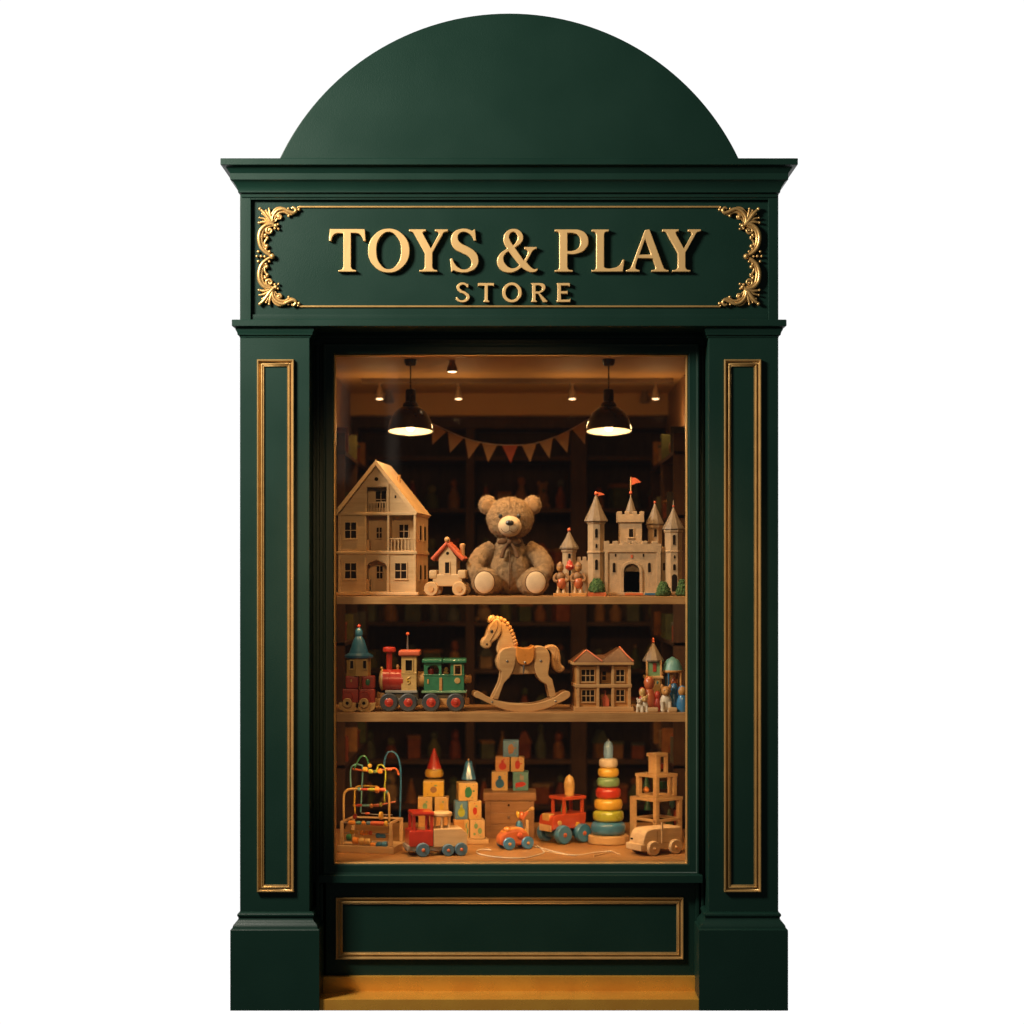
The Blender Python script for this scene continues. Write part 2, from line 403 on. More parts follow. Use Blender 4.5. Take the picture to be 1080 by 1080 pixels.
Pg0 = [(55,137),(280,137),(330,141,s_),(405,180,s_),(438,270,s_),(400,365,s_),(300,415,s_),(200,418),(200,565),(215,592,s_),(260,600),(260,618),(55,618),(55,600),(95,590,s_),(105,565),(105,190),(95,168,s_),(55,158)]
Pg1 = [(200,178),(260,178,s_),(325,205,s_),(345,270,s_),(320,350,s_),(260,379,s_),(200,382)]
Lg = [(475,137),(670,137),(670,158),(630,170,s_),(617,195),(617,562),(632,575,s_),(720,575,s_),(782,550,s_),(825,478),(848,478),(828,618),(475,618),(475,600),(515,590,s_),(525,565),(525,195),(515,170,s_),(475,158)]
Ug0 = [(268,145),(322,132),(480,560),(500,590,s_),(540,600),(540,618),(345,618),(345,600),(385,588,s_),(390,560),(357,465),(190,465),(165,545),(166,580,s_),(210,600),(210,618),(55,618),(55,600),(98,582,s_),(125,535)]
Ug1 = [(272,240),(340,422),(208,422)]
main = [[gl(Tg, 340)], [ell_loop(760/10.8+340, 378/10.8+230, 236/10.8, 251/10.8), ell_loop(759/10.8+340, 377/10.8+230, 139/10.8, 212/10.8)], [gl(Yg, 430)], [gl(Sg, 430)], [gl(Ag0, 520), gl(Ag1, 520), gl(Ag2, 520)],
        [gl(Pg0, 580), gl(Pg1, 580)], [gl(Lg, 580)], [gl(Ug0, 655), gl(Ug1, 655)], [gl([(p[0] + 447,) + tuple(p[1:]) for p in Yg], 655)]]
w = T.part('lettering', M.letter, sharp=50)
for lp in main: w.shape(lp, -4.0, 1.5, .55, 6)
S2 = [(295,150),(292,212),(270,207),(250,180,s_),(200,165,s_),(152,205,s_),(180,250,s_),(262,290,s_),(315,350,s_),(290,420,s_),(205,452,s_),(130,435,s_),(90,402),(95,368),(115,368),(150,408,s_),(205,418,s_),(262,375,s_),(240,325,s_),(150,285,s_),(104,215,s_),(130,152,s_),(205,130,s_),(250,140,s_),(272,154)]
T2 = [(450,138),(710,138),(710,190),(685,180),(612,180),(612,415),(635,430),(635,447),(538,447),(538,430),(560,415),(560,180),(475,180),(448,190)]
R20 = [(310,138),(460,138),(520,155,s_),(546,205,s_),(520,265,s_),(455,305),(575,430),(575,447),(505,447),(430,312),(385,312),(385,415),(405,430),(405,447),(310,447),(310,430),(330,415),(330,165),(310,155)]
R21 = [(385,178),(450,178,s_),(490,220,s_),(460,268,s_),(385,275)]
E2 = [(725,138),(940,138),(940,200),(912,180),(797,180),(797,270),(885,270),(905,258),(905,325),(885,312),(797,312),(797,408),(925,408),(955,385),(945,447),(725,447),(725,430),(740,415),(740,165),(725,155)]
w = T.part('lettering', M.letter, sharp=50)
k2 = 15.43
for lp in ([gl(S2, 475, 290, k2)], [gl(T2, 475, 290, k2)], [ell_loop(540, 308.9, 10.3, 10.5), ell_loop(540, 308.9, 6.7, 7.7)], [gl(R20, 540, 290, k2), gl(R21, 540, 290, k2)], [gl(E2, 540, 290, k2)]):
    w.shape(lp, -3.2, 1.5, .35, 5)
ln = T.part('gilt_line', M.gold)
ln.box(315, 760, -.8, 1.5, 217.2, 219.2, .6)
ln = T.part('gilt_line', M.gold)
ln.box(315, 760, -.8, 1.5, 322.2, 324.2, .6)
def ornament(mirror):
    o = T.part('scroll_ornament', M.gold, sharp=60)
    k = 7.714
    def P(x, y): 
        px = x / k + 260; px = px if not mirror else 1074.3 - px
        return px, y / k + 200
    def strand(pts, r, flip, d=0.):
        q = []; 
        for i, (x, y) in enumerate(pts):
            if flip: y = 1092 - y
            a, b_ = P(x, y); q.append((a, -1.2 + d, b_))
        n = len(q); rs = r if isinstance(r, list) else [r * .84 / k * (.45 + .75 * math.sin(math.pi * (.12 + .8 * i / (n - 1)))) for i in range(n)]
        o.tube(q, rs, 8, 6)
    def ball(x, y, r, flip, d=0.):
        if flip: y = 1092 - y
        a, b_ = P(x, y); o.ell(a, -1.3 + d, b_, r * .9 / k, r * .9 / k, r * .9 / k, 12, 8)
    for fl in (False, True):
        # corner palmette
        for (x, y, r) in ((112,160,17),(186,158,12),(104,272,13),(132,200,12),(108,232,10),(160,172,10)):
            strand([(232,300),(200 + (x-150)*.25, 262 + (y-210)*.2),(x*.55+200*.45, y*.6+255*.4),(x,y)], r, fl, -.6)
            ball(x, y, r * .95, fl, -.5)
        strand([(212,290),(216,225),(250,176),(300,160),(345,180),(385,192),(404,170),(384,148),(368,158)], 15, fl, -.8)
        strand([(222,285),(236,222),(272,190),(315,186),(350,206),(392,200)], 11, fl)
        strand([(206,270),(208,205),(240,158),(285,148),(330,165)], 9, fl)
        strand([(236,262),(250,240),(276,240),(284,220),(264,208),(252,224),(266,232)], 9, fl)
        ball(268, 224, 14, fl, -.4)
        for (x, y, r) in ((345,216,13),(342,156,11),(428,164,15),(420,146,9),(240,296,20),(262,322,12),(258,285,12),(232,318,13)):
            ball(x, y, r, fl)
        strand([(222,282),(160,292),(116,336),(104,402),(120,470),(160,516),(214,548)], 17, fl, -.8)
        strand([(214,298),(160,312),(132,352),(126,418),(148,480),(190,522)], 12, fl)
        strand([(206,290),(140,296),(100,350),(94,400)], 10, fl)
        strand([(150,470),(150,430),(168,400),(176,380)], 10, fl)
        strand([(200,300),(168,318),(164,348),(192,358),(208,336),(192,320),(180,334)], 10, fl, -.4)
        for (x, y, r) in ((186,334,11),(156,372,16),(172,396,16),(150,384,10),(168,462,19),(160,484,13),(188,505,12)):
            ball(x, y, r, fl)
        ball(97, 506, 13, fl); 
    ball(212, 546, 26, False, -.6); ball(86, 544, 12, False); ball(120, 544, 14, False); ball(150, 546, 13, False)
ornament(False); ornament(True)
T.finish()

# ================================================================== INSIDE THE WINDOW
def shelf(label, z, thick, y0, y1):
    T = Thing('display_shelf', label, 'shelf', CX, y0, z, group='display shelves in the window')
    k = T.s
    p = T.part('board', M.shelf); p.box(CX - .678 / k, CX + .678 / k, 0, (y1 - y0) / k, T.pyb, T.pyb + thick, .5)
    for sx in (-1, 1):
        q = T.part('bracket', M.dark); q.box(CX + sx * .672 / k, CX + sx * .64 / k, 20, (y1 - y0) / k - 4, T.pyb + thick, T.pyb + thick + 6, .3)
    T.finish()
shelf('upper wooden window shelf under the bear, dollhouse and castle', Z_SHELF1, 8.2, .145, .56)
shelf('lower wooden window shelf under the train and rocking horse', Z_SHELF2, 9.5, .145, .56)
T = Thing('display_deck', 'broad wooden display deck at the foot of the window under the lowest toys', 'display deck', CX, .13, Z_DECK, solo=True)
k = T.s
T.part('display_deck', M.deck).box(CX - .678 / k, CX + .678 / k, 0, 1.0 / k, T.pyb, T.pyb + 40, .4)
T.finish()

# ------------------------------------------------------------------ cabinets at the back and sides
YB = 2.12
T = Thing('back_cabinet', 'dark wooden shelving across the back of the shop filled with dim toys', 'cabinet', CX, YB, 0.28)
kb = T.s
ROWS = [481, 536, 597, 656, 706, 757, 802, 850]
VX = [(366, 377), (491, 500.5), (602, 619), (702, 713)]
for a, b in VX:
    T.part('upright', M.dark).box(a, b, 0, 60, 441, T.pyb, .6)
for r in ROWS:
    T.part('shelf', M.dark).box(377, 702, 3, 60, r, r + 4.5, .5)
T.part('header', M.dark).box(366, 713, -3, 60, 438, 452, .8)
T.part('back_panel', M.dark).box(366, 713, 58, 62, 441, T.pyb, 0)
T.finish()
BAYS = [(379, 490, 'the bay behind the dollhouse and train'), (502, 601, 'the middle bay behind the bear'), (621, 701, 'the bay behind the castle')]
PAL = [('green', M.toygreen), ('teal', M.teal), ('mustard', M.mustard), ('brick red', M.brick), ('tan', M.amber), ('cream', M.cream), ('slate blue', M.slate), ('rust', M.rust), ('sage', M.sage), ('pale wood', M.palex)]
ORD = ['first', 'second', 'third', 'fourth', 'fifth', 'sixth', 'seventh']
def back_toy(kind, px, y, z, w, h, m1, m2, label, group, rot=0):
    T = Thing(kind, label, 'toy', px, y, z, rot, group, local=True, solo=True)
    if kind == 'peg_doll':
        T.part(kind, m1).lathe([(w*.42, 0), (w*.46, h*.06), (w*.44, h*.35), (w*.3, h*.58), (w*.16, h*.62)], 0, 0, 0, 16)
        T.part('head', m2).ell(0, 0, h * .78, w * .3, w * .3, h * .2, 14, 9)
    elif kind == 'toy_block':
        T.part(kind, m1).box(-w*.5, w*.5, -w*.5, w*.5, 0, h * .62, .8)
        T.part('lid', m2).box(-w*.54, w*.54, -w*.54, w*.54, h * .62, h * .74, .8)
    elif kind == 'plush_toy':
        b = T.part(kind, m1)
        b.ell(0, 0, h * .33, w * .48, w * .42, h * .34); b.ell(0, -1, h * .76, w * .36, w * .34, h * .24)
        for sx in (-1, 1):
            b.ell(sx * w * .3, 0, h * .96, w * .13, w * .08, h * .1, 10, 6); b.ell(sx * w * .36, -w * .36, h * .1, w * .17, w * .22, h * .11, 10, 6)
        T.part('muzzle', m2).ell(0, -w * .33, h * .7, w * .16, w * .12, h * .1, 10, 6)
    elif kind == 'skittle_bottle':
        T.part(kind, m1).lathe([(w*.36, 0), (w*.42, h*.12), (w*.42, h*.4), (w*.2, h*.62), (w*.16, h*.74)], 0, 0, 0, 16)
        T.part('cap', m2).lathe([(w*.17, h*.74), (w*.26, h*.8), (w*.24, h*.93), (w*.06, h)], 0, 0, 0, 14)
    elif kind == 'toy_cone':
        T.part(kind, m1).lathe([(w*.48, 0), (w*.48, h*.06), (w*.06, h*.92)], 0, 0, 0, 18)
        T.part('ball', m2).ell(0, 0, h * .95, w * .11, w * .11, w * .11, 10, 7)
    elif kind == 'toy_cottage':
        T.part(kind, m1).box(-w*.45, w*.45, -w*.4, w*.4, 0, h * .55, .5)
        T.part('roof', m2).taper((-w*.56, w*.56, -w*.5, w*.5, h * .55), (-w*.1, w*.1, -w*.45, w*.45, h))
    elif kind == 'picture_book':
        b = T.part(kind, m1); x = -w * .5
        b.box(-w * .5, -w * .5 + w * .3, -9, 9, 0, h, .4)
        T.part('page', m2).box(-w * .5 + w * .06, -w * .5 + w * .24, -9.4, 8, h * .03, h * .97, .1)
    T.finish()
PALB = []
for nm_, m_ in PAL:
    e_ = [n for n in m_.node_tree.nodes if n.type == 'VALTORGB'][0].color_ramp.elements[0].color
    PALB.append((nm_, paint('dimmed_' + m_.name, (e_[0] * .36 + .045, e_[1] * .24 + .022, e_[2] * .13 + .006), .7, var=.25, vscale=30, bump=0, spec=.2)))  # darker copies of the palette, dimness of the shop's back put into the colour
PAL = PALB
KINDS = ['peg_doll', 'toy_block', 'plush_toy', 'skittle_bottle', 'toy_cone', 'toy_cottage', 'peg_doll', 'toy_block', 'skittle_bottle']
KTXT = {'peg_doll': 'peg doll', 'toy_block': 'lidded toy box', 'plush_toy': 'plush animal', 'skittle_bottle': 'skittle', 'toy_cone': 'cone toy', 'toy_cottage': 'toy cottage', 'picture_book': 'picture book'}
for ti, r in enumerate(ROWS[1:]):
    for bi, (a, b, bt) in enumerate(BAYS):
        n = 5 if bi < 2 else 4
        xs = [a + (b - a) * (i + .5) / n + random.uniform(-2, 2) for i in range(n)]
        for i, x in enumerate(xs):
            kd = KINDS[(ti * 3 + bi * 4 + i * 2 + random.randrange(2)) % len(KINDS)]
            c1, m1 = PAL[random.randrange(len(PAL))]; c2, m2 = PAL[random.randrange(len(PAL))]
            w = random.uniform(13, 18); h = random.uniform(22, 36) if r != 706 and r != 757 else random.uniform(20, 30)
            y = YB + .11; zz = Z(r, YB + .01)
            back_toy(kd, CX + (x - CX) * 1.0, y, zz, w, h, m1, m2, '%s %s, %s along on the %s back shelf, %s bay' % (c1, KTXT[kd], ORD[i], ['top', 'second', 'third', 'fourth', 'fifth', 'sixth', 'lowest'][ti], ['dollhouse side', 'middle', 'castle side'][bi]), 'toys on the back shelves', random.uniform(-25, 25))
for sx, nm, lab in ((-1, 'dollhouse', 'tall dark side cabinet along the wall behind the dollhouse'), (1, 'castle', 'tall dark side cabinet along the wall behind the castle')):
    T = Thing('side_cabinet', lab, 'cabinet', CX + sx * .638 / S, 0, .28, local=True)
    p0 = .95 / S; p1 = 2.08 / S; w = .036 / S
    zr = [(Z(r, 1.2) - .28) / S for r in (480, 545, 610, 675, 740, 800, 860)]
    for d in (p0, (p0 + p1) / 2, p1 - 4):
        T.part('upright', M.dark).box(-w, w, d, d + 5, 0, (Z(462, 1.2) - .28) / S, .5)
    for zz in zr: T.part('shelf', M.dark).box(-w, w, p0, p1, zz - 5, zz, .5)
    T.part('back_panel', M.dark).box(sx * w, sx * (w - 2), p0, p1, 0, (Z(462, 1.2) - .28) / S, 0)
    T.finish()
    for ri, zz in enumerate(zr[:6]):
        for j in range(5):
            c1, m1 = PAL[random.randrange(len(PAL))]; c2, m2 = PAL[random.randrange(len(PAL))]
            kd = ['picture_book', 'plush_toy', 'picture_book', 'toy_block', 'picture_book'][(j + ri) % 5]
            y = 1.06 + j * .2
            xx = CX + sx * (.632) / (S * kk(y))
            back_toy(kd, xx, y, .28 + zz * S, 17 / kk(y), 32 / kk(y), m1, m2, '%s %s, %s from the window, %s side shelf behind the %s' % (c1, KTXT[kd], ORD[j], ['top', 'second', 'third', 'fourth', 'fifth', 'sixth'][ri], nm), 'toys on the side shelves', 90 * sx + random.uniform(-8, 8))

# ------------------------------------------------------------------ lamps
def pendant(px, lab, y=.80):
    zr = Z(455, y)
    T = Thing('pendant_lamp', lab, 'lamp', px, y, ZC, group='black dome pendant lamps', local=False)
    t = R(6.5)
    c_ = T.part('ceiling_rose', M.black); c_.lathe([(7, 0), (6.5, -4), (5, -6.5), (1, -7)], px, 0, T.pyb, 20)
    T.part('cord', M.black).tube([(px, 0, T.pyb), (px, 0, 410)], .75, 8)
    sh = T.part('shade', M.black, sharp=50)
    # shade: outer and inner skin, slightly tilted to the street
    zt = T.pyb
    prof = [(2.2, 45), (5.2, 44), (5.6, 42), (5.6, 31), (7.8, 29.5), (8.4, 27), (8.2, 25.6), (12, 24), (17.5, 19), (21.3, 12), (23.2, 5), (24, 0), (24.3, -.8), (23.6, -.8)]
    inner = [(23.4, 0), (22.4, 5), (20.5, 11.4), (16.8, 18), (11.5, 22.6), (4, 24.4)]
    sh.lathe(prof, px, 0, 455, 40)
    for f_ in [f_ for f_ in sh.bm.faces if len(f_.verts) > 10]: sh.bm.faces.remove(f_)
    si = sh.sub('shade_lining', M.shadein); si.lathe(inner, px, 0, 455, 40)
    big = [f_ for f_ in si.bm.faces if len(f_.verts) > 10]
    big.sort(key=lambda f_: f_.calc_center_median().z); si.bm.faces.remove(big[0])
    bl = T.part('bulb', M.bulb); bl.ell(px, 0, 449.5, 5, 5, 5.6, 16, 10); bl.lathe([(2.5, 0), (2.5, 12)], px, 0, 446, 12)
    piv = T.parts[0].c(px, 0, 430)
    rot = Matrix.Translation(piv) @ Matrix.Rotation(-t, 4, 'X') @ Matrix.Translation(-piv)
    for p in (sh, si, bl): bmesh.ops.transform(p.bm, matrix=rot, verts=p.bm.verts)
    T.finish()
    ld = bpy.data.lights.new('pendant_light', 'POINT'); ld.energy = PEND_W; ld.color = (1, .62, .28); ld.shadow_soft_size = .018
    lo = bpy.data.objects.new('pendant_light', ld); COL.objects.link(lo); lo.location = (X(px, y), y - .004, Z(457.5, y)); 
PEND_W = .75
pendant(433, 'black dome pendant lamp hanging above the dollhouse roof')
pendant(642, 'black dome pendant lamp hanging above the castle towers')

T = Thing('track_light', 'dim brown ceiling track carrying four lit spotlights', 'track light', 540, 1.45, ZC)
T.part('rail', M.rail).box(381, 710, -3, 3, T.pyb, T.pyb + 5, .5)
SPOTS = [(400.3, 1), (483.5, 1), (603.5, 1), (691.5, 1)]
for x, _ in SPOTS:
    b = T.part('spotlight', M.spotmetal); z0 = T.pyb + 5
    b.lathe([(3.2, 0), (3.2, -1.5), (1.5, -2), (1.6, -5), (3.0, -7), (3.8, -12), (4.3, -15.5), (4.3, -16.5)], x, 0, z0, 16)
    b.sub('lens', M.lens).ell(x, 0, z0 + 16.2, 3.9, 3.9, 1.2, 16, 8)
T.finish()
def ceil_spot(px, y, label, lit=True):
    T = Thing('ceiling_spotlight', label, 'spotlight', px, y, ZC)
    b = T.part('body', M.spotmetal); z0 = T.pyb
    b.lathe([(3.6, 0), (3.6, -1.2), (3.0, -2), (4.6, -6), (5.8, -10), (5.8, -12)], px, 0, z0, 16)
    T.part('lens', M.lens if lit else M.spotmetal).ell(px, 0, z0 + 11.8, 5, 5, 1.3, 16, 8)
    T.finish()
ceil_spot(476.8, .83, 'single lit spotlight on the ceiling above the first bunting flags')
ceil_spot(410, 1.95, 'small dim ceiling spotlight behind the pendant over the dollhouse', False)
ceil_spot(680, 1.95, 'small dim ceiling spotlight behind the pendant over the castle', False)

# ------------------------------------------------------------------ bunting
T = Thing('bunting', 'string of triangular cloth flags strung between the two pendant lamps', 'bunting', 537, 1.15, Z(488, 1.15))
T.part('string', M.string).tube([(440, 0, 440), (456, 0, 447), (490, 0, 462), (516, 0, 468), (540, 0, 469.5), (562, 0, 468), (585, 0, 461), (603, 0, 452.5), (628, 0, 438)], .45, 6, 5)
FL = [((455.5, 446.5), (470.5, 455.5), (456, 469)), ((472.5, 456), (489, 462), (474.6, 477.5)), ((490.5, 462.5), (506.5, 467), (494.2, 484)), ((508.5, 467.6), (524.5, 469.3), (514.8, 487.5)), ((529.5, 469.6), (546, 469.6), (538.5, 488.5)), ((550, 469.2), (566, 467), (559.2, 487.5)), ((568.5, 466.2), (583, 461.7), (579.5, 483.5)), ((584.5, 461), (601, 453.5), (598.2, 477.3)), ((603.5, 452.5), (618, 444), (617, 468.5))]
for i, f in enumerate(FL):
    p = T.part('flag', M.flagred if i == 4 else M.flag, label='faded red flag at the middle' if i == 4 else None)
    p.shape([[(f[0][0], f[0][1]), (f[1][0], f[1][1]), (f[2][0], f[2][1])]], -.4, .4, .15)
T.finish()

# ================================================================== UPPER SHELF TOYS
def window(par, x0, x1, z0, z1, nx, ny, d, mat, fr=1.1, bar=.8, dark=M.hole, arched=False):
    """framed toy window proud of a wall at depth d, its shaded inside painted on a dark pane"""
    w = par.sub('window', mat) if isinstance(par, Part) else par.part('window', mat)
    w.frame(x0 - fr, x1 + fr, z0 - fr, z1 + fr, [(0, d + .4), (0, d - .9), (fr, d - .9), (fr, d + .4)])
    for i in range(1, nx):
        x = x0 + (x1 - x0) * i / nx; w.box(x - bar / 2, x + bar / 2, d - .7, d - .15, z0, z1, 0)
    for i in range(1, ny):
        z = z0 + (z1 - z0) * i / ny; w.box(x0, x1, d - .65, d - .1, z - bar / 2, z + bar / 2, 0)
    w.box(x0 - fr - .6, x1 + fr + .6, d - 1.4, d, z1 + fr - .2, z1 + fr + .7, .2)
    pane = par.T if isinstance(par, Part) else par
    if isinstance(par, Part): w.box(x0, x1, d, d, z0, z1, 0) if 0 else None
    tgt = w if not isinstance(par, Part) else None
    (w.sub('pane', dark) if tgt is not None else par.sub('pane', dark)).box(x0, x1, d - .12, d + .5, z0, z1, 0)
    return w
YS = .22
T = Thing('dollhouse', 'tall pale wooden dollhouse with steep gabled roof and balcony, beside the window edge', 'dollhouse', 397, YS + .02, Z_SHELF1, -6)
w = T.part('front_wall', M.palex)
arch = [(386.5, 623.5), (386.5, 598), (388, 595, s_), (397, 590.5), (406.5, 595, s_), (408, 598), (408, 623.5)]
w.shape([[(356, 628), (439, 628), (439, 541), (397.3, 489), (356, 541)], rect(386.5, 408.5, 544, 580.5), rect(411, 437, 544, 580.5), rect(387, 408, 514, 540), arch], 0, 3, .2)
bx = T.part('body', M.pale)
bx.box(356, 358, 2.8, 86, 541, 627.5, .2)
bx.box(436.5, 439.2, 2.8, 86, 541, 627.5, .2); bx.box(356, 439, 84, 86, 541, 627.5, 0)
bx.box(358, 437, 3, 84, 540, 543, 0); bx.box(358, 437, 3, 84, 581, 584, 0); bx.box(358, 437, 3, 84, 624, 627.6, 0)
bx.box(357.9, 436.6, 16, 18, 543, 625, 0)       # back wall of the front rooms
bx.box(384, 386, 3, 16, 543, 624, 0); bx.box(409, 411, 3, 16, 543, 624, 0)
bx.prism([(359, 541), (397.3, 493), (436, 541)], 14, 16)
bs = T.part('base', M.palex); bs.box(354.5, 442, -4, 86, 624.5, 628, .5); bs.box(384, 442, -6, 0, 625, 628, .5)
bn = T.part('moulding', M.palex)
for z in (540.5, 581.5):
    bn.box(354.5, 440.5, -1.8, 87, z, z + 3, .5)
for x in (356, 384, 408.6, 436.8):
    bn.box(x, x + 2.4, -1.2, 1, 543, 625 if x != 408.6 else 582, .3)
bn.box(384.5, 387, -1, 1, 511, 541, .3); bn.box(408, 410.5, -1, 1, 511, 541, .3); bn.box(384.5, 410.5, -1.2, 1, 510.5, 513.5, .3)
bn.box(408.6, 411, -1.2, 1, 584, 625, .3)
rf = T.part('roof', M.palex)
rf.prism([(397.3, 486), (441.5, 541), (439, 544), (397.3, 491.5)], -5, 92); rf.prism([(397.3, 486), (352.5, 541), (355, 544), (397.3, 491.5)], -5, 92)
rf2 = T.part('barge_board', M.palex); rf2.prism([(397.3, 485.5), (441.7, 541), (439, 544.5), (397.3, 491)], -7, -5); rf2.prism([(397.3, 485.5), (352.3, 541), (355, 544.5), (397.3, 491)], -7, -5)
ch = T.part('chimney', M.honey); ch.box(411.5, 414, 50, 55, 498, 508, .3)
for (a, b, c, d_) in ((363.5, 375.5, 551, 567.5), (363.5, 375.5, 594, 610), (417, 429, 594, 610)):
    window(w, a, b, c, d_, 2, 2, 0, M.pale)
for (a, b, c, d_) in ((394.5, 400, 556, 567), (419, 428.5, 553, 567), (394, 405, 517.5, 535), (394.5, 401, 597, 610)):
    window(bx, a, b, c, d_, 2, 2, 16 if c != 517.5 else 14, M.pale, .8, .8)
dr = T.part('door', M.honey); dr.box(386.5, 389, 2, 12, 611, 624, .3); dr.box(386.5, 389.2, 2, 10, 569, 580.5, .3)
for (x0, x1, z0, z1, n) in ((387, 408, 529, 540, 7), (411, 437, 567.5, 580.5, 7)):
    rl = T.part('railing', M.pale); rl.box(x0, x1, .2, 2, z0, z0 + 1.4, .2)
    for i in range(n):
        x = x0 + (x1 - x0) * (i + .5) / n; rl.box(x - .65, x + .65, .5, 1.7, z0, z1, .2)
sw = T.part('side_window', M.pale)
for z in (552, 594):
    for d in (18, 50):
        p = T.part('window', M.pale); p.box(439, 440.1, d, d + 16, z, z + 19, .2); p.sub('pane', M.hole).box(439.9, 440.3, d + 2.5, d + 13.5, z + 2, z + 17, 0)
T.parts.remove(sw)
oc = T.part('vent_hole', M.hole); oc.lathe([(2.1, 0), (2.1, 1.2)], 397, -.4, 505.3, 14, 'y'); oc.box(416.4, 418.2, -.3, 1, 522.5, 525.5, .2)
T.finish()

T = Thing('toy_house_cart', 'small pale wooden house on four wheels with a coral red roof', 'toy house', 471, YS + .0, Z_SHELF1, -10)
b = T.part('chassis', M.palex); b.box(455, 487, 4, 22, 605.5, 618.5, 1.2)
for x in (455.5, 486.5):
    b.box(x - 4.5, x + 4.5, 3, 22, 601, 610.5, 2)
h = T.part('house', M.palex); h.shape([[(461.5, 606), (480.5, 606), (480.5, 588), (471, 575), (461.5, 588)]], 5, 25, .3)
r = T.part('roof', M.coral, label='coral red gabled roof')
r.tube([(471, 4, 572.5), (454.5, 4, 590)], 2.1, 10); r.tube([(471, 4, 572.5), (488, 4, 590)], 2.1, 10)
r.prism([(471, 571), (488.5, 588.5), (486.5, 591.5), (471, 576)], 4, 27); r.prism([(471, 571), (454, 588.5), (456, 591.5), (471, 576)], 4, 27)
r.sub('finial', M.honey).ell(471, 3, 569, 3, 3, 3)
r.sub('chimney', M.honey).lathe([(2.4, -8), (2.4, 4), (3, 5), (3, 8), (2, 9)], 484.5, 18, 582, 14)
window(h, 468.4, 473, 593, 604.5, 1, 1, 5, M.pale, .9)
h.sub('vent_hole', M.hole).lathe([(1.7, 0), (1.7, 1)], 471, 4.7, 583.5, 12, 'y')
for x in (454, 484.5):
    for d in (0, 22):
        wl = T.part('wheel', M.palex); wl.lathe([(7.0, 0), (7.7, 1), (7.7, 4), (7.0, 5), (3.6, 5)], x, d, T.pyb - 7.7, 28, 'y')
        wl.sub('hub', M.honey).lathe([(3.1, -1), (3.1, 1), (1, 1)], x, d, T.pyb - 7.7, 16, 'y')
T.finish()

# ---- teddy bear
T = Thing('teddy_bear', 'large sitting brown teddy bear with cream foot pads and brown ribbon bow', 'teddy bear', 537.5, YS + .02, Z_SHELF1)
b = T.part('body', M.fur, sharp=180)
E = b.ell
def rx(a, ax='Y'): return Matrix.Rotation(R(a), 3, ax)
E(537.5, 26, 602, 25, 23, 25.5); E(537.5, 26, 586, 19.5, 18, 21); E(537.5, 24, 571, 14, 14, 10)
E(538, 22, 545.8, 25.6, 22, 22.4); E(538, 20, 553, 23.5, 20, 15.5)
for sx in (-1, 1):
    # ears
    E(538 + sx * 24, 23, 532, 10, 5.5, 10.6)
    b.tube([(538 + sx * 18, 24, 577), (538 + sx * 29, 20, 585), (538 + sx * 36, 12, 596), (538 + sx * 36.5, 4, 603)], [8.5, 10.3, 10.4, 8.5], 14, 4)
    E(538 + sx * 35.5, 2, 604, 9.2, 9, 9.5)
    b.tube([(538 + sx * 14, 30, 613), (538 + sx * 21, 14, 614.5), (538 + sx * 25, 0, 614.5)], [13, 13, 12.5], 16, 4)
    E(538 + sx * 26.5, -3, 613.2, 14.6, 6.2, 15.2)
    E(538 + sx * 21, 10, 616, 14, 14, 11.5)
def bearmods(o):
    m = o.modifiers.new('r', 'REMESH'); m.mode = 'VOXEL'; m.voxel_size = .0026; m.use_smooth_shade = True
    m = o.modifiers.new('s', 'SMOOTH'); m.factor = .5; m.iterations = 5
    tx = bpy.data.textures.new('fur_clump', 'CLOUDS'); tx.noise_scale = .011; tx.noise_depth = 2
    m = o.modifiers.new('d', 'DISPLACE'); m.texture = tx; m.strength = .0055; m.texture_coords = 'LOCAL'
    t2 = bpy.data.textures.new('fur_fine', 'CLOUDS'); t2.noise_scale = .0045; t2.noise_depth = 1
    m = o.modifiers.new('f', 'DISPLACE'); m.texture = t2; m.strength = .0022; m.texture_coords = 'LOCAL'
    dg = bpy.context.evaluated_depsgraph_get(); dg.update()
    ev = o.evaluated_get(dg).to_mesh(); rnd = random.Random(3)
    polys = [p for p in ev.polygons]; bm = bmesh.new()
    for p in rnd.choices(polys, weights=[p.area for p in polys], k=26000):
        n = p.normal.copy(); c0 = p.center.copy()
        if c0.y < -.004 and abs(abs(c0.x) - .084) < .036 and c0.z < .092 and n.y < -.6: continue
        dn = Vector((c0.x * 1.2, -.1, -.55 if c0.z < .27 else .5)) ; dn = dn - n * dn.dot(n)
        dn = dn.normalized() if dn.length > 1e-5 else n.orthogonal()
        d_ = (dn + n * rnd.uniform(.25, .75) + Vector((rnd.gauss(0, .35), rnd.gauss(0, .35), rnd.gauss(0, .35)))).normalized()
        w_ = d_.cross(n); w_ = w_.normalized() if w_.length > 1e-5 else dn
        l_ = rnd.uniform(.0045, .0085); hw = .00055
        a = bm.verts.new(c0 - n * .0006 + w_ * hw); b_ = bm.verts.new(c0 - n * .0006 - w_ * hw); e_ = bm.verts.new(c0 + d_ * l_)
        bm.faces.new((a, b_, e_))
    me = bpy.data.meshes.new('plush_pile'); bm.to_mesh(me); bm.free(); me.materials.append(M.fur)
    f_ = bpy.data.objects.new('plush_pile', me); COL.objects.link(f_); f_.parent = o
b.mods = bearmods
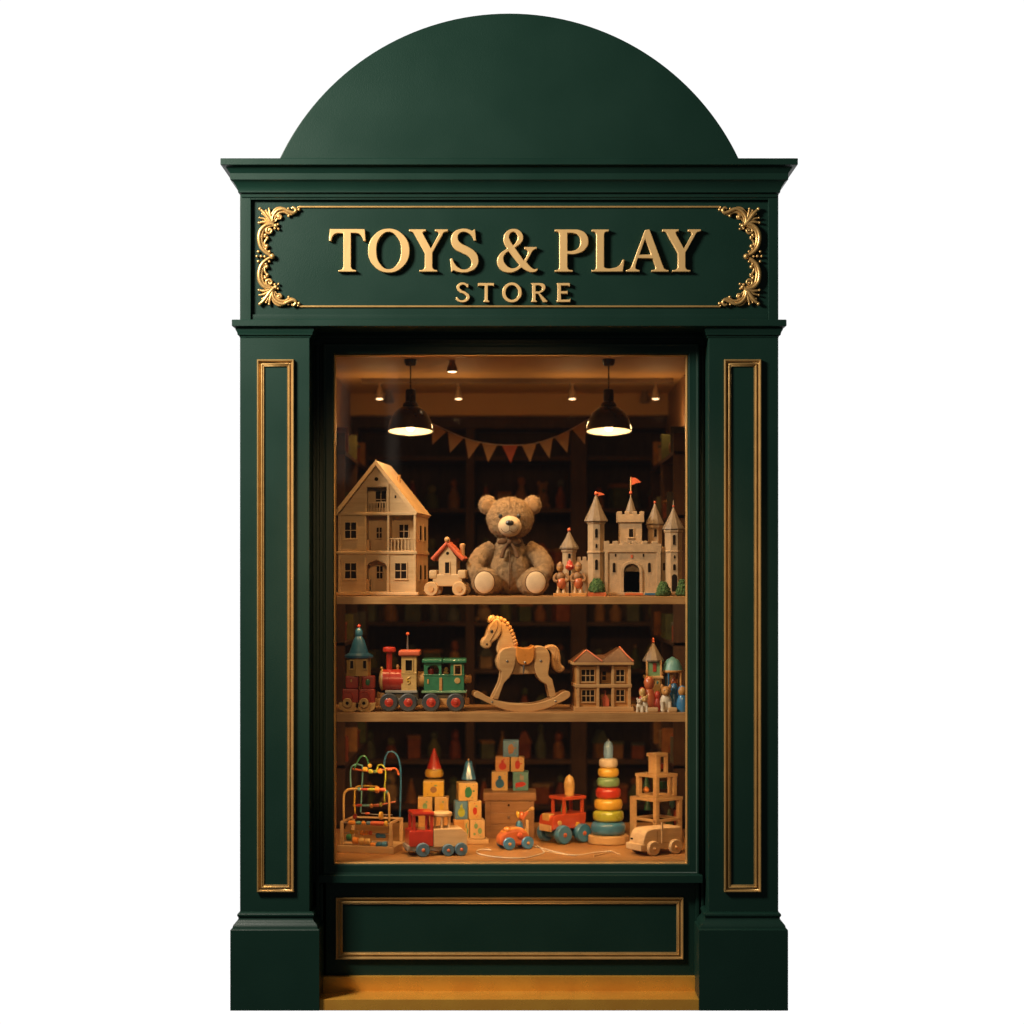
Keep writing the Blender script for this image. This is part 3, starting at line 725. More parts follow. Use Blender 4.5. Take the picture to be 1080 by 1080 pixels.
for sx in (-1, 1):
    T.part('inner_ear', M.furdark, label='hollow ear lining').ell(538 + sx * 24.3, 18.0, 533.2, 6.4, 2.2, 7.0)
    T.part('foot_pad', M.plush).ell(538 + sx * 27, -8.7, 614.2, 10.6, 2.6, 11.6)
    T.part('pad_seam', M.ribbon).tube([(538 + sx * 27 + 10.9 * math.cos(a_ * .314159), -8.6, 614.2 + 11.9 * math.sin(a_ * .314159)) for a_ in range(21)], .55, 6)
    e = T.part('eye', M.black); e.ell(538 + sx * 9.6 - .6, 1.6, 544.4, 2.3, 1.8, 2.6, 14, 10)
mz = T.part('muzzle', M.plush); mz.ell(537.8, 1.0, 555, 12.4, 9.5, 11, 28, 18)
T.part('nose', M.black).ell(537.6, -7.6, 551.6, 4.4, 3, 3.2, 18, 12)
mo = T.part('mouth', M.ribbon)
mo.tube([(537.6, -9.6, 555), (537.6, -8.9, 559.6)], .35, 6)
for sx in (-1, 1): mo.tube([(537.6, -8.9, 559.6), (537.6 + sx * 3.5, -8.3, 561.5), (537.6 + sx * 7, -6.5, 560.5), (537.6 + sx * 9, -4.8, 557.5)], .35, 6, 4)
sm = T.part('seam', M.ribbon); sm.tube([(537.6, 5.5, 580), (537.6, 3.1, 588), (537.6, 1.9, 598), (537.6, 2.2, 606), (537.6, 4, 615), (537.6, 8, 621)], .5, 6, 4)
sm.tube([(537.8, -.6, 538), (537.8, 1.5, 533), (537.8, 6, 527.5), (537.8, 14, 523.4)], .3, 6, 4)
bw = T.part('bow', M.ribbon)
bw.ell(537.6, 5.5, 571.5, 3, 2.4, 2.6)
for sx in (-1, 1):
    bw.ell(537.6 + sx * 7.5, 5.5, 571, 5.6, 1.8, 3.0, rot=rx(sx * 12)); 
    bw.tube([(537.6 + sx * 2, 5.5, 573), (537.6 + sx * 6, 3.5, 580), (537.6 + sx * 8.5, 1.6, 588)], [1.6, 2.0, 2.3], 8, 3)
T.finish()

# ---- castle
T = Thing('toy_castle', 'beige painted toy castle with pointed grey roofs and red pennants', 'toy castle', 665, YS + .03, Z_SHELF1)
def slit(par, x, z0, z1, w, d):
    par.sub('arrow_slit', M.hole).shape([arch_loop(x - w / 2, x + w / 2, z0, z1)], d - .5, d + 1.2)  # solid dark plug, the slit's shade put into its colour
    par.shape([arch_loop(x - w / 2 - .9, x + w / 2 + .9, z0 - .9, z1 + .9)], d - .25, d + 1)
def tower(x, rad, z0, z1, d, roof, cr, apex, slits, seg=8, ball=2.0):
    t = T.part('tower', M.stone, sharp=30)
    t.lathe([(rad, 0), (rad, z1 - z0 - 5), (rad + 1.2, z1 - z0 - 3.5), (rad + 1.2, z1 - z0)], x, d, z1, seg, rot0=math.pi / seg)
    rf = t.sub('roof', M.rooft, sharp=20); hgt = roof - apex
    rf.lathe([(cr - .8, -1.2), (cr, -.4), (cr - .3, 1.2), (cr * .62, hgt * .36), (cr * .3, hgt * .68), (.5, hgt)], x, d, roof, 10)
    rf.sub('finial', M.coral).ell(x, d, apex - .5, ball, ball, ball * 1.15, 12, 8)
    for (sx, a, b, w) in slits: slit(t, x + sx, a, b, w, d - rad * math.cos(math.pi / seg))
    return t, rf
t1, r1 = tower(629.2, 9.4, 548, 626, 12, 549, 12.6, 520.5, [(0, 557.5, 567, 3), (0, 573.5, 577.8, 2), (0, 590, 601, 3)])
t1.lathe([(10.2, 0), (10.6, 1), (10.2, 2)], 629.2, 12, 583.5, 8, rot0=math.pi / 8)
def pennant(par, x, d, z, w, h):
    par.sub('pennant', M.coral).shape([[(x, z), (x + w * .5, z + h * .12, s_), (x + w, z + h * .62), (x + w * .5, z + h * .75, s_), (x, z + h)]], d - .3, d + .3)
pennant(r1, 630.5, 12, 518.5, 8, 4.5)
ww = T.part('gate_wall', M.stone, sharp=30)
ww.shape([[(638, 626), (638, 580), (697, 580), (697, 626)], arch_loop(657.8, 675.2, 594, 626)], 6, 12, .2)
ww.box(637, 698, 4.6, 13, 573.5, 582.5, .5)
for x in (637, 646.5, 656.5, 667, 677.5, 688):
    ww.box(x, x + 6, 4.6, 13, 570.5, 574, .5)
ww.box(638, 641.5, 4.5, 13, 582, 626, .4); ww.box(693, 697.4, 4.5, 13, 582, 626, .4)
ww.shape([arch_loop(655, 678, 591.3, 626), arch_loop(657.8, 675.2, 594, 626.5)], 4.4, 7, .3)
ww.sub('gate_passage', M.hole).box(655, 678, 12.5, 40, 590, 626, 0)
bk = T.part('court_wall', M.stone); bk.box(641, 700, 12.2, 44, 582, 626, .3)
for (x, a, b, w) in ((648, 593.5, 603.5, 3), (685.3, 593.5, 603.5, 3)): slit(ww, x, a, b, w, 6)
ww.sub('shield', M.coral).box(665.6, 667.8, 5.2, 6.4, 585, 588.5, .4)
for x in (649.5, 679): ww.sub('arrow_slit', M.hole).box(x - .7, x + .7, 5.5, 7, 584, 587, 0)
kp = T.part('keep', M.stone, sharp=30)
kp.box(654.5, 678.3, 16, 40, 549, 600, .6); kp.box(652.3, 680.5, 14, 42, 542, 550.5, .7)
for x in (652.3, 660, 668.2, 675.8):
    kp.box(x, x + 4.7, 14, 19, 538.8, 543, .5)
for d in (22, 30, 37):
    kp.box(652.3, 656, d, d + 4.7, 538.8, 543, .5); kp.box(677, 680.5, d, d + 4.7, 538.8, 543, .5)
window(kp, 664.3, 669, 557.5, 566, 1, 1, 16, M.stone, .9)
slit(kp, 666.6, 572, 575.5, 3, 16)
kr = kp.sub('roof', M.rooft, sharp=20); kr.lathe([(7.6, -2), (7.6, 0), (4.2, 9), (.6, 21)], 667, 27, 543, 10)
kr.sub('pole', M.honey).tube([(667, 27, 524), (667, 27, 502)], .7, 8)
kr.sub('finial', M.coral).ell(667, 27, 518.5, 1.7, 1.7, 2.2, 12, 8)
pennant(kr, 667.5, 27, 502, 10.5, 8.5)
tower(693.3, 8, 552, 600, 34, 551.5, 10, 529, [(0, 557, 565.5, 2.8)], ball=1.4)
t4, r4 = tower(711.3, 9.6, 557, 626, 12, 557.5, 11.8, 534, [(0, 564, 574.5, 3), (.5, 585.5, 589, 1.8), (.3, 595, 601.5, 2.8), (.3, 605.5, 624, 5.6)], ball=1.3)
r4.tube([(711.3, 12, 534), (711.3, 12, 527)], [.9, .4], 8)
t4.lathe([(10, 0), (10.5, 1), (10, 2)], 711.3, 12, 582.5, 8, rot0=math.pi / 8)
lw = T.part('link_wall', M.stone); lw.box(697, 706, 13, 22, 582, 626, .4); lw.box(696, 704, 12, 24, 576.5, 583, .6)
slit(lw, 701.5, 593.5, 601.5, 2.4, 13)
t5, _ = tower(600.7, 7.6, 578, 626, 14, 578, 10.4, 559, [(0, 583.5, 588.5, 2.6)], ball=1.9)
sw = T.part('side_wall', M.stone); sw.box(607, 621, 12, 18, 591, 626, .4)
for x in (609, 615): sw.box(x, x + 4, 12, 18, 587, 592, .4)
ba = T.part('base', M.stone); ba.box(637.5, 723, 0, 44, 624.8, 628, .4); ba.box(594, 638, 4, 40, 626, 628, .4)
dt = T.part('base_strip', M.rust); dt.box(659, 678, -.7, .6, 625.4, 627.8, .3)
T.part('base_strip', M.deepblue).box(680, 691, -.7, .6, 625.4, 627.8, .3)
T.finish()
def bush(px, w, h, d, label, tray=None):
    T = Thing('toy_bush', label, 'toy bush', px, YS + d, Z_SHELF1, group='small green bushes around the castle', local=True)
    b = T.part('foliage', M.bush, sharp=180)
    rnd = random.Random(int(px))
    z0 = 4 if tray else 0
    b.lathe([(w*.42, z0), (w*.48, z0 + h*.16), (w*.45, z0 + h*.42), (w*.33, z0 + h*.72), (w*.16, z0 + h*.93), (0, z0 + h)], 0, 0, 0, 20)
    for i in range(150):
        a = rnd.uniform(0, 6.283); t = rnd.uniform(.04, .98)
        rr = w * .48 * (1 - max(0, t - .2) ** 1.7 * 1.05)
        b.ell(rr * math.cos(a), rr * math.sin(a), z0 + h * t, rnd.uniform(.8, 1.3), rnd.uniform(.8, 1.3), rnd.uniform(.7, 1.2), 6, 4)
    if tray: T.part('tray', M.rust).box(-w * .55, w * .55, -w * .4, w * .4, 0, 4, .5)
    T.finish()
bush(629.5, 17.5, 15, -.005, 'green toy bush in a rust coloured tray below the first castle tower', True)
bush(699.5, 15.5, 15.5, -.005, 'round green toy bush standing clear beside the castle gate wall')
bush(719.3, 12, 18, .0, 'green toy bush partly cut off at the gold window edge')
# figures
def figure(px, label, m1, m2, lean):
    T = Thing('toy_figure', label, 'toy figure', px, YS - .01, Z_SHELF1, group='painted wooden figures by the bear', local=True)
    T.part('base', m1).box(-8.5, 8.5, -5, 6, 0, 3.4, .6)
    for sx in (-1, 1): T.part('leg', M.honey).lathe([(2.9, 0), (2.4, 2.5), (1.5, 4), (1.5, 9)], sx * 3, -.5, 3.2, 12)
    T.part('belly', M.rust).ell(.3, -1, 14, 5.2, 4.6, 6.2)
    b = T.part('torso', M.walnut); b.ell(-.6, 0, 20.5, 5, 4.2, 5.2)
    for sx in (-1, 1): T.part('arm', M.walnut).tube([(sx * 4, 0, 23.5), (sx * 7, -1, 20.5), (sx * 7, -2, 16.8), (sx * 4, -3.5, 15.6)], [1.8, 2, 1.8, 1.4], 8, 3)
    h = T.part('head', m2); h.ell(lean, 0, 30, 3.8, 3.6, 4.4); h.sub('hat', M.walnut).lathe([(3.9, 0), (3.5, 2), (1.6, 4.2), (.6, 5)], lean, 0, 31.5, 14)
    h.sub('nose', M.amber).ell(lean - .5, -3.6, 29.5, .8, 1.2, .8, 8, 6)
    T.finish()
figure(592, 'painted wooden figure with round orange belly closest to the bear foot', M.amber, M.amber, -1.2)
figure(609.8, 'painted wooden figure with round orange belly closest to the castle bush', M.amber, M.amber, .3)
T = Thing('toy_lantern', 'red capped lantern on a dark pole between the two wooden figures', 'toy lantern', 601, YS + .025, Z_SHELF1, local=True)
T.part('pole', M.hole).lathe([(2, 0), (1.3, 2), (1.1, 27)], 0, 0, 0, 10)
l = T.part('lantern', M.red); l.lathe([(1.5, 27), (4.6, 29), (5, 31.5), (3.2, 33.5), (2.8, 36), (1, 38)], 0, 0, 0, 14)
T.part('base', M.rust).box(-5.5, 5.5, -6, 4, 0, 3, .5)
T.finish()

# ================================================================== LOWER SHELF TOYS
Y2 = .20
def cart(px, label, m, crest):
    T = Thing('block_cart', label, 'toy cart', px, Y2, Z_SHELF2, group='red block carts under the blue roofed tower', local=True)
    b = T.part('body', m); b.box(-8.2, 9, 1, 16, 8, 24, 1.6); b.box(-5, 8.6, 2.5, 16, 24, 37.5, 1.6)
    r_ = T.part('runner', M.mustard); r_.shape([[(-12, 9.5), (10, 9.5), (8.5, 3, s_), (4, 0), (-6, 0), (-10.5, 3, s_)]], -1, 12, .6)
    wl = T.part('wheel', M.mustard); wl.lathe([(4.6, 0), (5.2, .8), (5.2, 3), (4.6, 3.8)], -2.5 if crest else 1.2, -4, 9.2, 22, 'y')
    wl.sub('hub', M.hole).lathe([(1.8, -.4), (1.6, .6), (.5, .6)], -2.5 if crest else 1.2, -4, 9.2, 12, 'y')
    ar = T.part('mudguard', m); ar.tube([(-7, .6, 20), (0, .6, 20.5), (3, .6, 17), (3.4, .6, 11)], .8, 8, 4)
    if crest == 2: T.part('badge', M.toygreen).ell(1.2, 2.3, 31, 2.4, .6, 3.4)
    else: T.part('badge', M.mustard).ell(1.2, 2.3, 32.5, 1, .5, 1.6)
    T.finish()
cart(369, 'red block cart on a yellow runner, at the window edge', M.brick, 1)
cart(386.5, 'red block cart with green badge, touching the locomotive buffer', M.brick, 2)
T = Thing('toy_tower', 'yellow toy tower with blue bell shaped roof resting on two red carts', 'toy tower', 378, Y2 + .02, Z_SHELF2 + 37.5 * S * kk(Y2), local=True)
b = T.part('walls', M.mustard, sharp=20); b.lathe([(13.2, 0), (13.2, 20), (12, 21)], 0, 6, 0, 6, rot0=R(20))
rf = T.part('roof', M.deepblue); rf.lathe([(14.6, 18.5), (15.4, 19.5), (15.2, 21.5), (13, 22.5), (10.5, 24), (8, 31), (6.2, 37), (4, 40.5), (3.6, 41.5), (4.2, 44), (3.7, 47.5), (2, 50), (.5, 51)], 0, 6, 0, 28)
rf.sub('finial', M.red).ell(0, 6, 52.2, 1.8, 1.8, 1.9, 12, 8)
for x in (-6.5, 7): 
    wn = T.part('window', M.mustard); wn.box(x - 2.6, x + 2.6, -6.0, -4, 6.5, 17.5, .3); wn.sub('pane', M.hole).box(x - 1.6, x + 1.6, -6.2, -5.4, 8, 16, 0)
T.finish()

def wheel(T, x, z, d, r, mt, mh, hubr=.45, th=4, par=None, seg=32):
    w = (par.sub if par else T.part)('wheel', mt)
    w.lathe([(r * .9, 0), (r, th * .2), (r, th * .8), (r * .9, th), (r * .5, th)], x, d, z, seg, 'y')
    w.lathe([(r * .82, -.25), (r * .88, -.35), (r * .92, .2)], x, d, z, seg, 'y')
    w.lathe([(r * .6, .2), (r * .58, -.3), (r * .66, -.3), (r * .68, .2)], x, d, z, seg, 'y')
    h = w.sub('hub', mh); h.lathe([(r * hubr, .5), (r * hubr, -.5), (r * hubr * .85, -.9), (r * hubr * .45, -1.2), (r * hubr * .4, -2), (r * .08, -2.4)], x, d, z, seg, 'y')
    return w
T = Thing('locomotive', 'red and yellow wooden toy steam locomotive with red hubbed grey wheels', 'toy train', 419, Y2, Z_SHELF2)
zb = T.pyb
b = T.part('boiler', M.red); b.lathe([(11.3, 404 - 402), (11.5, 3), (11.5, 9), (11.2, 9.4), (11.5, 9.8), (11.5, 24)], 400.5, 17, 718, 36, 'x')
fr = T.part('smokebox', M.mustard); fr.lathe([(3, -2.2), (8, -1.2), (11, .5), (11.6, 1.8), (11.6, 2.4)], 400.5, 17, 718, 36, 'x'); fr.ell(401.5, 17, 705.5, 1.6, 1.6, 1.8)
c_ = T.part('funnel', M.red); c_.lathe([(3.6, 0), (3.1, 2), (3.2, 20)], 409.4, 17, 708, 22); c_.lathe([(5.5, -1), (6.8, 0), (6.9, 3), (6.3, 4.2), (4, 4.8)], 409.4, 17, 687.5, 24)
T.part('whistle', M.amber).lathe([(1.3, 0), (1.3, 4), (1.9, 6), (.6, 8)], 418.5, 17, 709.5, 12)
cb = T.part('cab', M.mustard)
cb.shape([rect(423, 439, 690, 729), rect(427.4, 434.3, 696.5, 707.6)], 6, 9, .3); cb.box(423, 439, 27, 29, 690, 729, .3); cb.box(423, 425, 8, 28, 690, 729, .2); cb.box(437, 439, 8, 28, 690, 729, .2)
cb.frame(426.2, 435.5, 695.3, 708.8, [(0, 6.2), (0, 5.2), (1.2, 5.2), (1.2, 6.2)]); cb.box(422.6, 439.3, 5.4, 29, 709.6, 711, .3)
cb.sub('window', M.hole).box(427, 434.5, 9.2, 9.8, 696, 708, 0)
cb.sub('numeral', M.yellow).tube([(432, 5.6, 714.3), (429.6, 5.6, 715.6), (428.8, 5.6, 718.6), (431.3, 5.6, 718), (431.8, 5.6, 720.5), (429.6, 5.6, 721.6)], .55, 6, 4)
rf = T.part('roof', M.coral); rf.box(420, 443, 3, 32, 686, 692.3, 2.4, 3)
T.part('aerial', M.steel).tube([(429, 17, 686.5), (429, 17, 670.5)], [1.2, .5], 8)
T.part('aerial_ball', M.coral).ell(429, 17, 669, 1.9, 1.9, 1.9, 12, 8)
ch = T.part('chassis', M.ash); ch.box(406, 440, 3, 32, 728.4, 731, .4); ch.box(408, 440, 8, 28, 731, 742, .4); ch.box(418, 423, 5, 12, 737, 744, .5); ch.box(439, 447, 12, 20, 738, 744, .6)
bf = T.part('buffer', M.amber); bf.box(393.5, 402, 6, 28, 737, 744.5, 1.2); bf.box(396.5, 405, 10, 26, 731.5, 738, .8); bf.lathe([(1.2, 0), (1.4, 5), (.5, 6)], 398.3, 10, 736, 10)
T.part('tender_barrel', M.amber).lathe([(7, 0), (8.2, 1), (8.4, 7), (7.6, 9)], 439, 17, 717, 28, 'x')
for x in (410.3, 430.6):
    for d in (-1, 32): wheel(T, x, zb - 9.7, d, 9.7, M.tyre, M.red, .48)
T.finish()
T = Thing('train_carriage', 'green wooden toy train carriage coupled behind the red locomotive', 'toy train', 468, Y2, Z_SHELF2)
b = T.part('body', M.toygreen)
b.shape([rect(447, 489.3, 698, 729), [(451.5, 711.5), (451.5, 704, s_), (456, 702), (460, 702, s_), (462.5, 705, s_), (462.5, 711.5)], rect(465.5, 475, 700, 711.5), rect(480, 485.7, 702.2, 711.5)], 3, 5.5, .3)
b.box(447, 489.3, 28, 30, 712, 729, .3); b.box(447, 449, 5, 29, 699, 729, .2); b.box(487.3, 489.3, 5, 29, 699, 729, .2); b.box(447, 489.3, 5, 29, 726, 729, 0)
b.box(446.4, 490, 2.4, 30, 711.4, 713, .4)
rf = T.part('roof', M.toygreen); rf.box(445, 466.4, 0, 32, 695, 699.3, 1.2); rf.box(467, 492, 0, 32, 695, 699.3, 1.2)
wf = T.part('window_frame', M.mustard); wf.frame(478.4, 486.8, 701, 712.3, [(0, 3.2), (0, 2.2), (1.2, 2.2), (1.2, 3.2)])
T.part('badge', M.mustard).lathe([(3.1, 0), (3.1, -.8), (2.2, -1)], 482.3, 3.2, 718, 20, 'y')
dd = T.part('door_strap', M.amber); dd.box(463.3, 466.3, 2, 3.5, 715, 728.5, .5); dd.box(450.5, 452.2, 2.3, 3.5, 716.5, 721.5, .3)
T.part('passenger', M.red).lathe([(3, 0), (3, 6), (2, 8), (2.4, 10), (1, 12)], 454, 14, 713, 12)
T.part('passenger', M.mustard).lathe([(3, 0), (3, 4), (2, 5), (2.6, 8), (1, 10)], 470, 14, 714, 12)
ch = T.part('chassis', M.sage); ch.box(444.5, 492, 1, 31, 728.6, 731, .4)
c2 = T.part('underframe', M.ash); c2.box(448, 489, 8, 26, 731, 742, .4)
cp = T.part('coupling', M.amber); cp.box(463, 472, 4, 20, 737, 744, .8); cp.box(489, 494.8, 10, 20, 736.8, 744, 1.2); cp.box(490, 492, 12, 16, 729, 738, .4); cp.lathe([(3.8, 0), (4.6, 1), (4.2, 4), (4.8, 6.5), (3, 8)], 489, 15, 717, 20, 'x')
for x in (454.7, 480.7):
    for d in (-1, 30): wheel(T, x, zb - 9.7, d, 9.7, M.tyre, M.red, .52)
T.finish()

# ---- rocking horse
T = Thing('rocking_horse', 'honey coloured wooden rocking horse with orange saddle, centre of the lower shelf', 'rocking horse', 550, Y2 + .01, Z_SHELF2, 7)
hk = 1080 / 110.
def hz(pts): return [(p[0] / hk + 495, p[1] / hk + 645 + (T.pyb - 751.2)) + tuple(p[2:]) for p in pts]
def sm_(pts): return hz([p + (s_,) for p in pts])
b = T.part('body', M.honey); b.shape([sm_([(292,470),(330,405),(420,378),(560,385),(660,380),(740,366),(805,390),(838,460),(835,560),(815,640),(700,655),(560,660),(420,655),(330,630),(285,540)])], 4, 20, 1.6)
b.shape([sm_([(330,95),(400,128),(450,220),(488,330),(500,420),(400,470),(305,450),(300,320),(335,240)])], 6.5, 17.5, 1.4)
hd = T.part('head', M.honey); hd.shape([sm_([(128,345),(140,296),(168,268),(192,195),(228,132),(290,78),(330,110),(340,170),(325,245),(285,300),(240,335),(222,378),(180,394),(145,382)])], 4.5, 19.5, 1.6)
hd.ell(*[(hz([(224, 88)])[0][0]), 9, hz([(224, 88)])[0][1]], 2.6, 2.4, 4.3, rot=rx(20)); hd.ell(hz([(262, 84)])[0][0], 16, hz([(262, 84)])[0][1], 2.4, 2.2, 4)
def hp(x, y): q = hz([(x, y)])[0]; return q[0], q[1]
for (x, y, r) in ((235, 213, 1.7), (184, 345, 1.1)):
    a, c = hp(x, y); hd.sub('eye' if r > 1.5 else 'nostril', M.black).lathe([(r, 0), (r * .9, -.6), (r * .3, -.9)], a, 4.6, c, 14, 'y')
br = hd.sub('bridle', M.ribbon); br.tube([(*hp(300, 110)[:1], 4.2, hp(300, 110)[1]), (hp(300, 160)[0], 4.2, hp(300, 160)[1]), (hp(270, 225)[0], 4.2, hp(270, 225)[1]), (hp(215, 320)[0], 4.2, hp(215, 320)[1])], .3, 6, 4)
mn = T.part('mane', M.amber)
mp = [(300, 82), (335, 90), (370, 108), (400, 140), (425, 180), (440, 215), (455, 250), (465, 285), (475, 318), (484, 345)]
for i, (x, y) in enumerate(mp):
    a, c = hp(x, y)
    for d in (8, 12, 16): mn.ell(a + .3, d, c, 2.4, 2.6, 3.0, 10, 8, rot=rx(-25 + i * 8))
FLg = [(305,500),(330,415),(400,382),(478,385),(482,500),(455,620),(415,690),(358,748),(296,920),(238,905),(335,640),(312,580)]
HLg = [(680,385),(740,367),(802,395),(838,470),(830,590),(825,670),(862,710),(905,882),(842,908),(808,768),(745,728),(690,640),(675,520)]
for nm, pts, d0 in (('leg', FLg, 0), ('leg', HLg, 0), ('leg', FLg, 20), ('leg', HLg, 20)):
    q = T.part('leg', M.honey); q.shape([hz([p + ((s_,) if i not in (7, 8, 9, 6) else ()) for i, p in enumerate(pts)])], d0, d0 + 4.2, .7)
RK = [(80,832),(200,892),(330,942),(550,970),(750,946),(900,890),(1000,835),(1040,842),(1050,880),(1030,905),(900,972),(750,1030),(560,1046),(380,1028),(250,978),(100,908),(48,880),(50,842)]
for d0 in (-1.5, 21.5):
    q = T.part('rocker', M.honey); q.shape([sm_(RK)], d0, d0 + 4.5, .7)
    for (x, y) in ((232, 942), (895, 938)):
        a, c = hp(x, y); q.sub('bolt', M.steel).lathe([(1.2, 0), (1.1, -.4), (.4, -.6)], a, d0, c, 12, 'y')
sd = T.part('saddle', M.orange, label='orange leather saddle'); sd.shape([hz([(485,362),(510,372,s_),(600,385,s_),(645,375,s_),(668,358),(674,480,s_),(640,545,s_),(572,562,s_),(512,545,s_),(487,490,s_)])], -1.6, 25.6, 1.2)
a, c = hp(574, 535); sd.sub('stud', M.steel).ell(a, -1.8, c, 1.2, .8, 1.2, 12, 8)
sti = T.part('stirrup', M.steel); sti.tube([(hp(562, 560)[0], -1, hp(562, 560)[1]), (hp(562, 600)[0], -.6, hp(562, 600)[1]), (hp(560, 655)[0], .6, hp(560, 655)[1])], [.9, 1.1, .6], 8)
for (x, y) in ((390, 520), (742, 520)):
    a, c = hp(x, y); T.part('bolt', M.steel).lathe([(1.3, 0), (1.2, -.5), (.5, -.8)], a, 0, c, 14, 'y')
tl = T.part('tail', M.honey); tl.shape([sm_([(795,395),(860,355),(925,378),(960,460),(968,555),(1005,600),(950,646),(893,612),(866,540),(868,455),(842,412)])], 8, 16, 1.6)
for o_ in (0, 18, 36):
    tl.tube([(hp(835 + o_ * .4, 385 - o_ * .3)[0], 7.9, hp(835, 380 - o_ * .3)[1]), (hp(895 + o_ * .8, 420 - o_)[0], 7.8, hp(0, 420 - o_ * .6)[1]), (hp(905 + o_, 520)[0], 7.8, hp(0, 520)[1]), (hp(935 + o_, 610 - o_ * .3)[0], 7.9, hp(0, 612 - o_ * .4)[1])], .45, 6, 4)
cr = T.part('cross_bar', M.honey); cr.box(hp(215, 0)[0], hp(260, 0)[0], 2, 22, hp(0, 905)[1], hp(0, 935)[1], .5); cr.box(hp(880, 0)[0], hp(915, 0)[0], 2, 22, hp(0, 905)[1], hp(0, 935)[1], .5)
T.finish()

# ---- manor dollhouse
T = Thing('small_dollhouse', 'two storey amber wooden dollhouse with terracotta hipped roofs, right of the rocking horse', 'dollhouse', 636, Y2 + .01, Z_SHELF2, 4)
b = T.part('front_wall', M.amber)
b.shape([rect(609, 665.5, 700, 746), rect(632, 645.2, 702.5, 722), rect(632, 645.2, 725.5, 745.5)], 3, 5, .2)
sh = T.part('body', M.amber); sh.box(608.5, 611, 5, 44, 700, 746, .2); sh.box(663.5, 666, 5, 44, 700, 746, .2); sh.box(609, 665.5, 20, 22, 700, 746, 0); sh.box(611, 664, 5, 44, 722, 725, 0)
ps = T.part('post', M.honey)
for x in (608.3, 629.3, 645.2, 662.8): ps.box(x, x + 3, .6, 4, 700, 746, .4)
ml = T.part('moulding', M.honey); ml.box(606.8, 666.8, 0, 44, 721.6, 725.4, .6); ml.box(603.8, 668.6, -3, 48, 698.2, 701.4, .6); ml.box(605.8, 668.3, -3, 48, 745.5, 750.3, .5)
for (a, c, e, f) in ((613.5, 627, 706.5, 718.7), (614, 627, 728, 740)): window(b, a, c, e, f, 3, 2, 3, M.honey, .9)
for (a, c, e, f) in ((650.3, 658.7, 706.8, 718.7), (650.3, 658.7, 728, 739.7)): window(b, a, c, e, f, 2, 2, 3, M.honey, .9)
window(sh, 637.5, 641.5, 709, 718.5, 1, 2, 20, M.amber, .6)
rf = T.part('roof', M.terra, sharp=15)
rf.taper((604.5, 636, -3, 48, 698.5), (618.5, 620.5, 10, 34, 686.5)); rf.taper((632, 668, -3, 48, 698.5), (654, 656, 10, 34, 684)); rf.taper((625, 650, 4, 44, 698.5), (625, 650, 20, 26, 691.5))
rg = T.part('roof_ridge', M.rust); rg.tube([(668, -3, 697.5), (661.5, 3, 691), (657, 8, 685.5), (654.5, 10, 682.5)], .9, 8, 3); rg.tube([(604.5, -3, 697.5), (619, 10, 686)], .8, 8); rg.tube([(635, -3, 697.5), (620, 10, 686)], .8, 8)
T.finish()
T = Thing('toy_house_block', 'tiny terracotta house block standing in the doorway of the amber dollhouse', 'toy house', 638.5, Y2 + .035, Z_SHELF2 + 4.8 * S * kk(Y2), local=True, solo=True)
T.part('house', M.coral).box(-3.4, 4, -3, 4, 0, 8, .5)
T.parts[0].prism([(-4, 8), (3.4, 8), (0, 13.5)], -3, 4); T.part('gable', M.rust).box(-.5, .5, -.5, .5, 12, 16.5, .2)
T.finish()

# ---- cluster at the right
T = Thing('watch_tower', 'slim toy tower with green room and brown pointed roof above the small animals', 'toy tower', 689.7, Y2 + .06, Z_SHELF2, 0)
b = T.part('base_block', M.amber); b.box(681.5, 698, 2, 18, 714, T.pyb, .5); 
b.sub('panel', M.mustard).box(690.4, 696.5, 1.2, 2.6, 716, 733, .4); b.sub('jewel', M.teal).ell(693.5, 1.2, 720, 1.2, .5, 1.8, 10, 6)
b.sub('ledge', M.honey).box(679.5, 699.8, 0, 20, 713, 716, .6)
m = T.part('room', M.sage); m.box(683.5, 696.5, 3, 17, 697, 713.5, .3)
for x in (681.5, 696.2): m.sub('post', M.honey).box(x, x + 2, 2, 4.5, 696.5, 713.5, .3)
m.sub('window', M.brick).box(688.8, 692.6, 2.5, 3.6, 699.4, 708.6, .3)
rf = T.part('roof', M.rooft, sharp=20); rf.lathe([(11, -1.5), (11.4, 0), (10.6, 1.5), (6, 9), (1.6, 17), (1.4, 18)], 689.6, 10, 696.5, 10)
rf.sub('finial', M.coral).lathe([(1.2, 0), (1.8, 1.2), (.9, 2.4), (1.2, 4), (.4, 5.6)], 689.6, 10, 678.5, 12)
T.finish()
T = Thing('toy_bandstand', 'little bandstand with speckled green dome and blue posts by the window edge', 'toy bandstand', 710, Y2 + .06, Z_SHELF2, 0)
rf = T.part('dome', M.teal); rf.lathe([(11.2, 0), (10.6, 1.2), (9.2, 6), (6.4, 10.8), (2.4, 13), (.8, 14.2)], 710.2, 12, 707.2, 28)
rm = T.part('cornice', M.amber); rm.lathe([(10.6, 0), (11.4, 1), (11.4, 2.6), (10.8, 3)], 710.2, 12, 710, 28); rm.tube([(699.8, 8, 709), (698.6, 8, 713)], .9, 8)
for (x, d, mm_) in ((705.6, 4, M.deepblue), (718.5, 5, M.amber), (704, 18, M.deepblue), (716, 20, M.amber)): T.part('post', mm_).lathe([(1.1, 0), (1.1, 24)], x, d, 733.5, 10)
T.part('deck', M.deepblue).box(701, 720, 2, 22, 728, T.pyb, 1)
